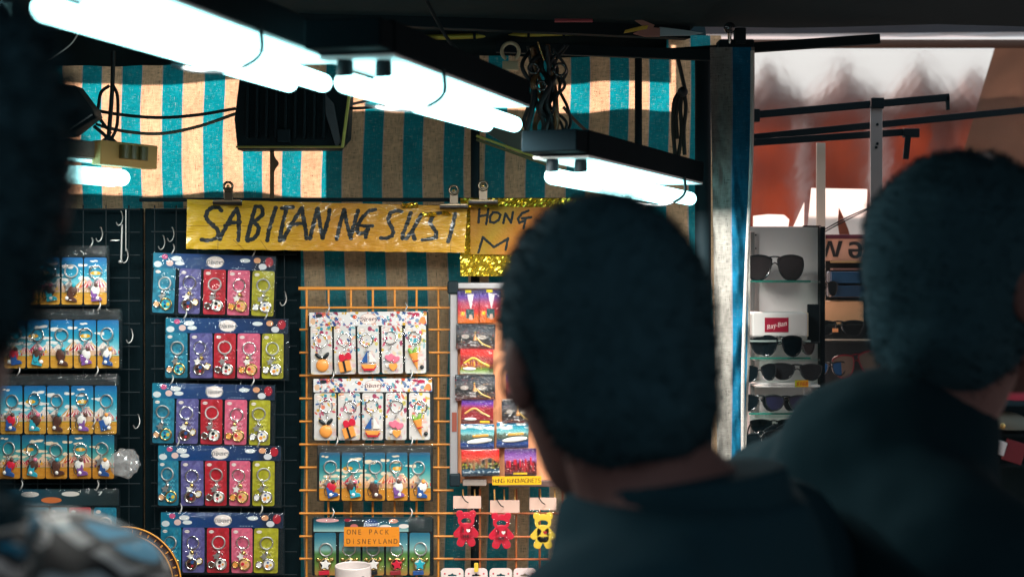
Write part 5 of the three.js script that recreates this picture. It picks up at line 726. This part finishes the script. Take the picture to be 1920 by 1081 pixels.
{ // goods far right, glimpsed beside the neck
  const t = thing('baseball_cap', 'blurred red cap with dark peak at the right edge', 'cap', P(1898, 745, 4.2));
  const r = L(46, 4.2); part('crown', new THREE.SphereGeometry(r, 24, 14, 0, 6.3, 0, 1.57).scale(1, 1.1, 1), std([0.5, 0.05, 0.09], 0.85), t); part('peak', new THREE.SphereGeometry(r, 24, 8, 0, 6.3, 0, 1.57).scale(1.0, 0.22, 0.8), M.blackCloth, t, V(-r * 0.35, -0.014, r * 0.6)); part('button', new THREE.SphereGeometry(0.007, 10, 8), M.brass, t, V(r * 0.2, r * 0.75, r * 0.75));
  const c = thing('baseball_cap', 'blurred grey cap with small badge under the red cap', 'cap', P(1888, 800, 4.15)); part('crown', new THREE.SphereGeometry(r * 0.9, 24, 14, 0, 6.3, 0, 1.57).scale(1, 0.7, 1), std([0.14, 0.15, 0.12], 0.9), c); part('badge', new THREE.SphereGeometry(0.009, 10, 8).scale(1, 1, 0.4), M.brass, c, V(-r * 0.45, r * 0.15, r * 0.8)); 
  const p = thing('white_packet', 'small white and red packet at the right edge below the caps', 'packet', P(1884, 838, 4.1)); part('white_side', box(L(20, 4.1), L(26, 4.1), 0.02, 0.002), M.whitePaint, p, V(-L(10, 4.1), 0, 0), [0, 0, -0.3]); part('red_side', box(L(36, 4.1), L(40, 4.1), 0.02, 0.002), std([0.2, 0.02, 0.03], 0.7), p, V(L(18, 4.1), -L(8, 4.1), -0.004), [0, 0, -0.3]);
  const rk = thing('cap_rack', 'dark rack holding the caps at the right edge', 'rack', V(P(1910, 760, 4.3).x, 0, -4.3)); part('rack_post', rod(V(0.09, 0, 0), V(0.09, 1.9, 0), 0.02), M.blackMetal, rk); part('rack_board', box(0.6, 1.25, 0.02), M.blackCloth, rk, V(0.0, 0.72, -0.1)); for (const y of [742, 806, 862]) part('rack_shelf', box(0.5, 0.01, 0.2), M.blackMetal, rk, V(0, P(0, y, 4.2).y - 0.006, 0.06));
}
// ------------------------------------------------------------------ people: fields of tapered limbs meshed as one skin
function surfaceNet(field, lo, hi, cell) {
  const n = [0, 1, 2].map((a) => Math.ceil((hi[a] - lo[a]) / cell) + 1), [nx, ny, nz_] = n, F = new Float32Array(nx * ny * nz_), at = (i, j, l) => i + nx * (j + ny * l);
  for (let l = 0; l < nz_; l++) for (let j = 0; j < ny; j++) for (let i = 0; i < nx; i++) F[at(i, j, l)] = field(lo[0] + i * cell, lo[1] + j * cell, lo[2] + l * cell);
  const id = new Int32Array(nx * ny * nz_).fill(-1), pos = [], idx = [];
  for (let l = 0; l < nz_ - 1; l++) for (let j = 0; j < ny - 1; j++) for (let i = 0; i < nx - 1; i++) {
    let c = 0, x = 0, y = 0, z = 0;
    for (let e = 0; e < 12; e++) {
      const ax = e >> 2, b = e & 1, d = (e >> 1) & 1, p = [0, 0, 0]; p[(ax + 1) % 3] = b; p[(ax + 2) % 3] = d; const q = p.slice(); q[ax] = 1;
      const f0 = F[at(i + p[0], j + p[1], l + p[2])], f1 = F[at(i + q[0], j + q[1], l + q[2])];
      if ((f0 < 0) !== (f1 < 0)) { const t = f0 / (f0 - f1); x += p[0] + (ax === 0 ? t : 0); y += p[1] + (ax === 1 ? t : 0); z += p[2] + (ax === 2 ? t : 0); c++; }
    }
    if (c) { id[at(i, j, l)] = pos.length / 3; pos.push(lo[0] + (i + x / c) * cell, lo[1] + (j + y / c) * cell, lo[2] + (l + z / c) * cell); }
  }
  const S = [1, nx, nx * ny];
  for (let l = 1; l < nz_ - 1; l++) for (let j = 1; j < ny - 1; j++) for (let i = 1; i < nx - 1; i++) for (let ax = 0; ax < 3; ax++) {
    const o = at(i, j, l), a = F[o] < 0, b = F[o + S[ax]] < 0; if (a === b) continue;
    const u = S[(ax + 1) % 3], v = S[(ax + 2) % 3], q = [id[o], id[o - u], id[o - u - v], id[o - v]]; if (q.some((k2) => k2 < 0)) continue;
    if (a) idx.push(q[0], q[1], q[2], q[0], q[2], q[3]); else idx.push(q[0], q[2], q[1], q[0], q[3], q[2]);
  }
  const g = new THREE.BufferGeometry(); g.setAttribute('position', new THREE.Float32BufferAttribute(pos, 3)); g.setIndex(idx); g.computeVertexNormals(); return g;
}
const smin = (a, b, q) => { const h = Math.max(0, q - Math.abs(a - b)) / q; return Math.min(a, b) - h * h * q * 0.25; };
const cap = (a, b, ra, rb) => { const dx = b[0] - a[0], dy = b[1] - a[1], dz = b[2] - a[2], n = dx * dx + dy * dy + dz * dz; return (x, y, z) => { const px = x - a[0], py = y - a[1], pz = z - a[2], t = Math.max(0, Math.min(1, (px * dx + py * dy + pz * dz) / n)); return Math.hypot(px - t * dx, py - t * dy, pz - t * dz) - (ra + (rb - ra) * t); }; };
const ell = (c, r) => { const m = Math.min(...r); return (x, y, z) => { const a = (x - c[0]) / r[0], b = (y - c[1]) / r[1], d = (z - c[2]) / r[2], l = Math.hypot(a, b, d), l2 = Math.hypot(a / r[0], b / r[1], d / r[2]); return l2 > 1e-6 ? l * (l - 1) / l2 : -m; }; };
const blend = (list, q) => (x, y, z) => { let v = 9; for (const f of list) v = smin(v, f(x, y, z), q); return v; };
// a head about its own centre, looking along -z
const headField = (() => {
  const base = blend([ell([0, 0.025, 0.016], [0.075, 0.09, 0.093]), ell([0, -0.03, -0.028], [0.062, 0.085, 0.064]), ell([0, -0.088, -0.048], [0.038, 0.027, 0.036])], 0.03);
  const bits = blend([cap([0, 0.0, -0.094], [0, -0.03, -0.11], 0.009, 0.013), cap([-0.034, 0.016, -0.082], [0.034, 0.016, -0.082], 0.011, 0.011), ell([0, -0.056, -0.088], [0.024, 0.009, 0.013]), ell([0, -0.066, -0.086], [0.02, 0.008, 0.012])], 0.01);
  const ears = blend([ell([0.08, -0.008, 0.014], [0.01, 0.031, 0.018]), ell([-0.08, -0.008, 0.014], [0.01, 0.031, 0.018])], 0.004);
  const sock = [ell([0.031, -0.002, -0.092], [0.015, 0.009, 0.012]), ell([-0.031, -0.002, -0.092], [0.015, 0.009, 0.012])], ball = [ell([0.031, -0.002, -0.083], [0.011, 0.011, 0.011]), ell([-0.031, -0.002, -0.083], [0.011, 0.011, 0.011])];
  return (x, y, z) => { let v = smin(smin(base(x, y, z), bits(x, y, z), 0.014), ears(x, y, z), 0.008); for (const s of sock) v = Math.max(v, -s(x, y, z)); for (const b of ball) v = Math.min(v, b(x, y, z)); return v; };
})();
function strands(geo, count, len, spread, drop = 0) {     // short hairs over a scalp surface
  const p = geo.attributes.position, nn = geo.attributes.normal, out = [], nor = [];
  for (let i = 0; i < count; i++) {
    const q = Math.floor(rnd(0, p.count)), a = V().fromBufferAttribute(p, q), n = V().fromBufferAttribute(nn, q), l = len * rnd(0.4, 1.15), d = n.clone().add(V(rnd(-spread, spread), rnd(-spread, spread) - drop, rnd(-spread, spread))).normalize();
    const s = d.clone().cross(V(rnd(-1, 1), rnd(-1, 1), rnd(-1, 1))).normalize().multiplyScalar(0.00045), b = a.clone().addScaledVector(d, l * 0.6), c = a.clone().addScaledVector(d, l).add(V(0, -l * (0.12 + drop * 0.4), 0));
    a.addScaledVector(n, -0.003);
    for (const v of [a.clone().sub(s), a.clone().add(s), b.clone().sub(s.clone().multiplyScalar(0.8)), a.clone().add(s), b.clone().add(s.clone().multiplyScalar(0.8)), b.clone().sub(s.clone().multiplyScalar(0.8)), b.clone().sub(s.clone().multiplyScalar(0.8)), b.clone().add(s.clone().multiplyScalar(0.8)), c]) { out.push(v.x, v.y, v.z); nor.push(n.x, n.y, n.z); }
  }
  const g = new THREE.BufferGeometry(); g.setAttribute('position', new THREE.Float32BufferAttribute(out, 3)); g.setAttribute('normal', new THREE.Float32BufferAttribute(nor, 3)); return g;
}
const HAIR = std([0.016, 0.043, 0.056], 0.95, { specularIntensity: 0.1 }), SKIN = std([0.085, 0.036, 0.031], 0.7), EYEW = 0;
const handGeo = (s) => {                                    // right hand for s = 1, hanging, palm towards the thigh, fingers slightly curled
  const f = [ell([0, -0.045, 0], [0.014, 0.05, 0.04])], fl = [0.066, 0.078, 0.074, 0.058];
  [-0.03, -0.01, 0.01, 0.029].forEach((z, i) => { const l = fl[i], a = [0, -0.082, z], b = [-s * 0.006, -0.082 - l * 0.5, z * 1.1], c = [-s * 0.02, -0.082 - l * 0.88, z * 1.12]; f.push(cap(a, b, 0.0092, 0.0085), cap(b, c, 0.0085, 0.007)); });
  f.push(cap([-s * 0.004, -0.03, -0.034], [-s * 0.014, -0.062, -0.056], 0.012, 0.01), cap([-s * 0.014, -0.062, -0.056], [-s * 0.022, -0.088, -0.06], 0.01, 0.008));
  return surfaceNet(blend(f, 0.006), [-0.06, -0.18, -0.09], [0.06, 0.03, 0.06], 0.004);
};
function person(label, at, o) {
  // at: ground point below the neck; heights in metres; yaw of the body and of the head, looking along -z when zero
  const t = thing('person', label, 'person', at), H = o.neckY, sc = o.width ?? 1, sh = H - (o.drop ?? 0.085), hip = H * 0.64;
  t.rotation.y = o.yaw ?? 0;
  const headC = V(o.head.x, o.head.y, o.head.z).sub(at).applyAxisAngle(V(0, 1, 0), -(o.yaw ?? 0));          // head centre in the body's frame
  const hr = new THREE.Euler(o.pitch ?? 0, (o.headYaw ?? 0) - (o.yaw ?? 0), o.roll ?? 0, 'YXZ'), hm = new THREE.Matrix4().makeRotationFromEuler(hr).setPosition(headC), inv = hm.clone().invert();
  const nk = V(0, -0.075, 0.03).applyMatrix4(hm), hs = o.headScale ?? 1;
  const arm = (s) => { const a = [s * 0.185 * sc, sh - 0.02, 0.01], b = [s * 0.24 * sc, sh - 0.3, 0.03], c = [s * 0.235 * sc, sh - 0.54, -0.03]; return { a, b, c }; };
  const limbs = [cap([0, hip, 0.0], [0, hip + 0.18, 0.0], 0.135 * sc, 0.125 * sc), cap([-0.05, hip + 0.3, 0], [0.05, hip + 0.3, 0], 0.125 * sc, 0.125 * sc), cap([-0.155 * sc, sh, 0.012], [0.155 * sc, sh, 0.012], 0.062, 0.062), cap([0, H - 0.1, 0.012], [nk.x, nk.y, nk.z], 0.064, 0.056), cap([-0.02, H - 0.035, 0.02], [-0.15 * sc, sh - 0.005, 0.012], 0.044, 0.05), cap([0.02, H - 0.035, 0.02], [0.15 * sc, sh - 0.005, 0.012], 0.044, 0.05)];
  const legs = []; for (const s of [-1, 1]) legs.push(cap([s * 0.085, hip - 0.03, 0], [s * 0.095, hip * 0.52, -0.012], 0.095, 0.06), cap([s * 0.095, hip * 0.52, -0.012], [s * 0.1, 0.08, 0.02], 0.06, 0.038), cap([s * 0.1, 0.05, 0.03], [s * 0.115, 0.035, -0.13], 0.035, 0.03));
  const arms = []; for (const s of [-1, 1]) { const { a, b, c } = arm(s); arms.push(cap(a, b, 0.05, 0.04), cap(b, c, 0.04, 0.027)); }
  const whole = blend([...limbs, ...legs, ...arms], 0.05), geos = [surfaceNet(whole, [-0.34, -0.02, -0.24], [0.34, Math.max(H + 0.06, nk.y + 0.07), 0.24], 0.014)];
  const hg = surfaceNet(headField, [-0.11, -0.14, -0.14], [0.11, 0.135, 0.13], 0.0042); hg.scale(hs, hs, hs); hg.applyMatrix4(hm); geos.push(hg);
  for (const s of [-1, 1]) { const { c } = arm(s); geos.push(handGeo(s).translate(c[0], c[1] - 0.012, c[2])); }
  part('body', merge(geos.map((g) => { g.deleteAttribute('uv'); return g; })), SKIN, t);
  // clothes: the same limbs, thicker, cut off at neck, cuffs and waist
  const top = blend([cap([0, hip - 0.03, 0], [0, hip + 0.2, 0], 0.155 * sc, 0.148 * sc), cap([-0.06, hip + 0.3, 0], [0.06, hip + 0.3, 0], 0.145 * sc, 0.145 * sc), cap([-0.165 * sc, sh - 0.005, 0.012], [0.165 * sc, sh - 0.005, 0.012], 0.078, 0.078), cap([-0.02, H - 0.03, 0.02], [-0.155 * sc, sh, 0.012], 0.066, 0.072), cap([0.02, H - 0.03, 0.02], [0.155 * sc, sh, 0.012], 0.066, 0.072), cap([0, H - 0.11, 0.014], [nk.x * 0.75, H - 0.01, 0.014 + (nk.z - 0.014) * 0.6], 0.09, 0.074), ...[-1, 1].flatMap((s) => { const { a, b, c } = arm(s); return [cap(a, b, 0.068, 0.056), cap(b, c, 0.056, 0.046)]; })], 0.055);
  const wr = o.wrinkle ?? 0.006, cuff = sh - 0.53, z0 = rnd(0, 90);
  const jacket = surfaceNet((x, y, z) => Math.max(top(x, y, z) + wr * nz(x * 11 + z0, y * 9, z * 11) + wr * 0.6 * nz(x * 24, y * 20 + z0, z * 24), hip - 0.1 - y, y - (H + 0.005 + (o.collar ?? 0)), Math.abs(x) > 0.2 * sc ? cuff - y : -1), [-0.38, hip - 0.2, -0.28], [0.38, H + 0.08, 0.28], 0.0095);
  if (o.jacketUV) { const p = jacket.attributes.position, uv = new Float32Array(p.count * 2); for (let i = 0; i < p.count; i++) { const q = o.jacketUV(p.getX(i), p.getY(i), p.getZ(i)); uv[2 * i] = q[0]; uv[2 * i + 1] = q[1]; } jacket.setAttribute('uv', new THREE.BufferAttribute(uv, 2)); }
  part(o.garment ?? 'jacket', jacket, o.jacket, t);
  if (o.collarRing) part('collar', surfaceNet((x, y, z) => { const c = Math.max(cap([0, H - 0.05, 0.014], [nk.x * 0.4, H + 0.03, 0.014 + nk.z * 0.3], 0.086, 0.078)(x, y, z), y - H - 0.02 - 0.02 * Math.max(0, z * 6)); return Math.max(c, -(c + 0.011)) + 0.002 * nz(x * 20, y * 20, z * 20); }, [-0.14, H - 0.16, -0.14], [0.14, H + 0.1, 0.18], 0.006), o.jacket, t);
  if (o.scarf) { const sf = surfaceNet((x, y, z) => Math.max(blend([ell([0, H - 0.055, 0.03], [0.078, 0.05, 0.085]), ell([0.02, H - 0.015, 0.05], [0.07, 0.055, 0.065])], 0.04)(x, y, z), -cap([0, H - 0.2, 0], [nk.x, nk.y + 0.1, nk.z], 0.058, 0.058)(x, y, z)) + 0.009 * nz(x * 30, y * 30, z * 30), [-0.18, H - 0.16, -0.16], [0.18, H + 0.1, 0.2], 0.006), s2 = part('scarf', sf, HAIR, t); part('scarf_fluff', strands(sf, 9000, 0.016, 0.9), HAIR, s2).userData.kind = 'stuff'; }
  const tr = blend([cap([0, hip - 0.02, 0], [0, hip + 0.04, 0], 0.15 * sc, 0.14 * sc), ...[-1, 1].flatMap((s) => [cap([s * 0.085, hip - 0.04, 0], [s * 0.095, hip * 0.52, -0.01], 0.108, 0.076), cap([s * 0.095, hip * 0.52, -0.01], [s * 0.1, 0.07, 0.02], 0.076, 0.066)])], 0.03);
  part('trousers', surfaceNet((x, y, z) => Math.max(tr(x, y, z) + 0.005 * nz(x * 12, y * 12, z * 12 + z0), 0.06 - y, y - hip - 0.06), [-0.26, 0, -0.22], [0.26, hip + 0.12, 0.22], 0.013), o.trousers ?? std([0.012, 0.022, 0.035], 0.9), t);
  for (const s of [-1, 1]) part('shoe', surfaceNet((x, y, z) => Math.max(blend([cap([s * 0.1, 0.05, 0.03], [s * 0.116, 0.034, -0.15], 0.046, 0.04), ell([s * 0.1, 0.06, 0.03], [0.045, 0.05, 0.06])], 0.03)(x, y, z), -y), [s * 0.1 - 0.08, -0.012, -0.22], [s * 0.1 + 0.1, 0.13, 0.12], 0.008), M.rubber, t);
  // hair
  const hf = o.hair, hb = (x, y, z) => hf((x), y, z); let hair = surfaceNet(hb, [-0.15, -0.26, -0.14], [0.15, 0.17, 0.2], 0.005); hair.scale(hs, hs, hs); const hgeo = hair.clone().applyMatrix4(hm);
  const h1 = part('hair', hgeo, o.hairMat ?? HAIR, t); const st = strands(hair, o.strands ?? 9000, o.hairLen ?? 0.012, o.hairSpread ?? 0.6, o.hairDrop ?? 0).applyMatrix4(hm); part('hair_strands', st, o.hairMat ?? HAIR, h1).userData.kind = 'stuff';
  if (o.glasses) { const gm = M.blackMetal; for (const s of [-1, 1]) part('glasses_arm', tube([V(s * 0.07, 0.004, -0.085).multiplyScalar(hs).applyMatrix4(hm), V(s * 0.083, 0.008, -0.02).multiplyScalar(hs).applyMatrix4(hm), V(s * 0.083, 0.004, 0.02).multiplyScalar(hs).applyMatrix4(hm), V(s * 0.08, -0.02, 0.035).multiplyScalar(hs).applyMatrix4(hm)], 0.002, 20, 6), gm, t); for (const s of [-1, 1]) part('glasses_rim', new THREE.TorusGeometry(0.023, 0.0018, 8, 24).translate(s * 0.033, -0.004, -0.104).scale(hs, hs, hs).applyMatrix4(hm), gm, t); }
  return t;
}
const cropped = (x, y, z) => { const v = ell([0, 0.028, 0.018], [0.083, 0.1, 0.1])(x, y, z), nape = ell([0, -0.05, 0.05], [0.062, 0.055, 0.055])(x, y, z), face = Math.max(-(z + 0.052 - y * 0.12), -y - 0.02 + 0); return Math.max(smin(v, nape, 0.04), z < 0 ? Math.max(-z - 0.055 - Math.max(0, y - 0.05) * 0.7, 0.02 - y - (z + 0.055) * 0.9) : -1, -0.092 - y) + 0.0025 * nz(x * 45, y * 45, z * 45); };
const full = (x, y, z) => { const v = ell([0, 0.026, 0.016], [0.088, 0.106, 0.108])(x, y, z), nape = ell([0, -0.06, 0.055], [0.066, 0.06, 0.058])(x, y, z); return Math.max(smin(v, nape, 0.05), z < 0 ? Math.max(-z - 0.06 - Math.max(0, y - 0.04) * 0.8, 0.0 - y - (z + 0.06) * 1.1) : -1, -0.108 - y) + 0.004 * nz(x * 30, y * 30, z * 30); };
const longHair = (x, y, z) => { const v = ell([0, 0.03, 0.012], [0.086, 0.11, 0.106])(x, y, z), tail = cap([0.0, -0.04, 0.075], [0.03, -0.2, 0.085], 0.05, 0.06)(x, y, z), side = ell([0, -0.06, 0.045], [0.078, 0.08, 0.06])(x, y, z); return Math.max(smin(smin(v, side, 0.05), tail, 0.04), z < 0 ? Math.max(-z - 0.06 - Math.max(0, y - 0.04) * 0.8, 0.0 - y - (z + 0.06) * 1.1) : -1, -0.25 - y) + 0.006 * nz(x * 26, y * 26, z * 26); };
const darkCloth = std([0.009, 0.027, 0.036], 1, { specularIntensity: 0.04 });
person('person in dark jacket with cropped black hair, seen from behind in the middle', V(0.135, 0, -1.12), { neckY: 1.4, yaw: 1.15, head: V(0.074, 1.511, -1.15), headYaw: 0.32, roll: 0.1, pitch: -0.2, headScale: 1.0, hair: cropped, hairLen: 0.007, hairSpread: 0.4, strands: 12000, jacket: darkCloth, collarRing: true, glasses: true });
person('person in black coat with short black hair turned right, at the right edge', V(0.365, 0, -1.4), { neckY: 1.415, drop: 0.11, collar: 0.06, yaw: -1.3, head: V(0.472, 1.566, -1.42), headYaw: -1.2, pitch: 0.12, headScale: 1.0, hair: full, hairLen: 0.007, hairSpread: 0.4, strands: 12000, jacket: std([0.005, 0.0155, 0.0205], 1, { specularIntensity: 0.04 }), width: 1.0 });
const checked = tex(canvas(512, 512, (g, w, h) => {
  g.fillStyle = '#10161a'; g.fillRect(0, 0, w, h);
  for (const [y, t, c] of [[10, 54, '#dcdcd8'], [116, 42, '#d2d4d2'], [214, 46, '#e0e0dc'], [256, 40, '#0f8fb8'], [330, 54, '#d6d8d6'], [432, 30, '#a9bcc2'], [462, 22, '#d8dad8']]) { g.fillStyle = c; g.fillRect(0, y, w, t); }
  for (const [x, t, c] of [[0, 50, 'rgba(8,12,15,.7)'], [230, 40, 'rgba(8,12,15,.7)'], [370, 24, 'rgba(20,130,165,.6)']]) { g.fillStyle = c; g.fillRect(x, 0, t, h); }
}));
person('person in checked black, white and blue shirt with a dark fuzzy scarf, at left edge', V(-0.432, 0, -0.9), { neckY: 1.42, drop: 0.1, yaw: 1.0, head: V(-0.374, 1.64, -0.9), headYaw: 0.3, pitch: 0, headScale: 0.98, hair: full, hairLen: 0.02, hairSpread: 0.7, scarf: true, strands: 12000, width: 0.98, garment: 'checked_shirt', jacket: std([0.6, 0.6, 0.6], 0.9, { map: checked, bumpMap: weaveTex, bumpScale: 0.0004 }), jacketUV: (x, y, z) => { const c = Math.cos(1.0), s = Math.sin(1.0), xw = x * c + z * s, zw = z * c - x * s, w = 0.01 * nz(xw * 22, y * 22, zw * 22); return [(xw * 0.8 - y * 0.6 + zw * 0.3) / 0.075, (xw * 0.57 + y * 0.82 + w) / 0.06]; }, wrinkle: 0.01 });
scene.updateMatrixWorld(true);
renderer.render(scene, camera);
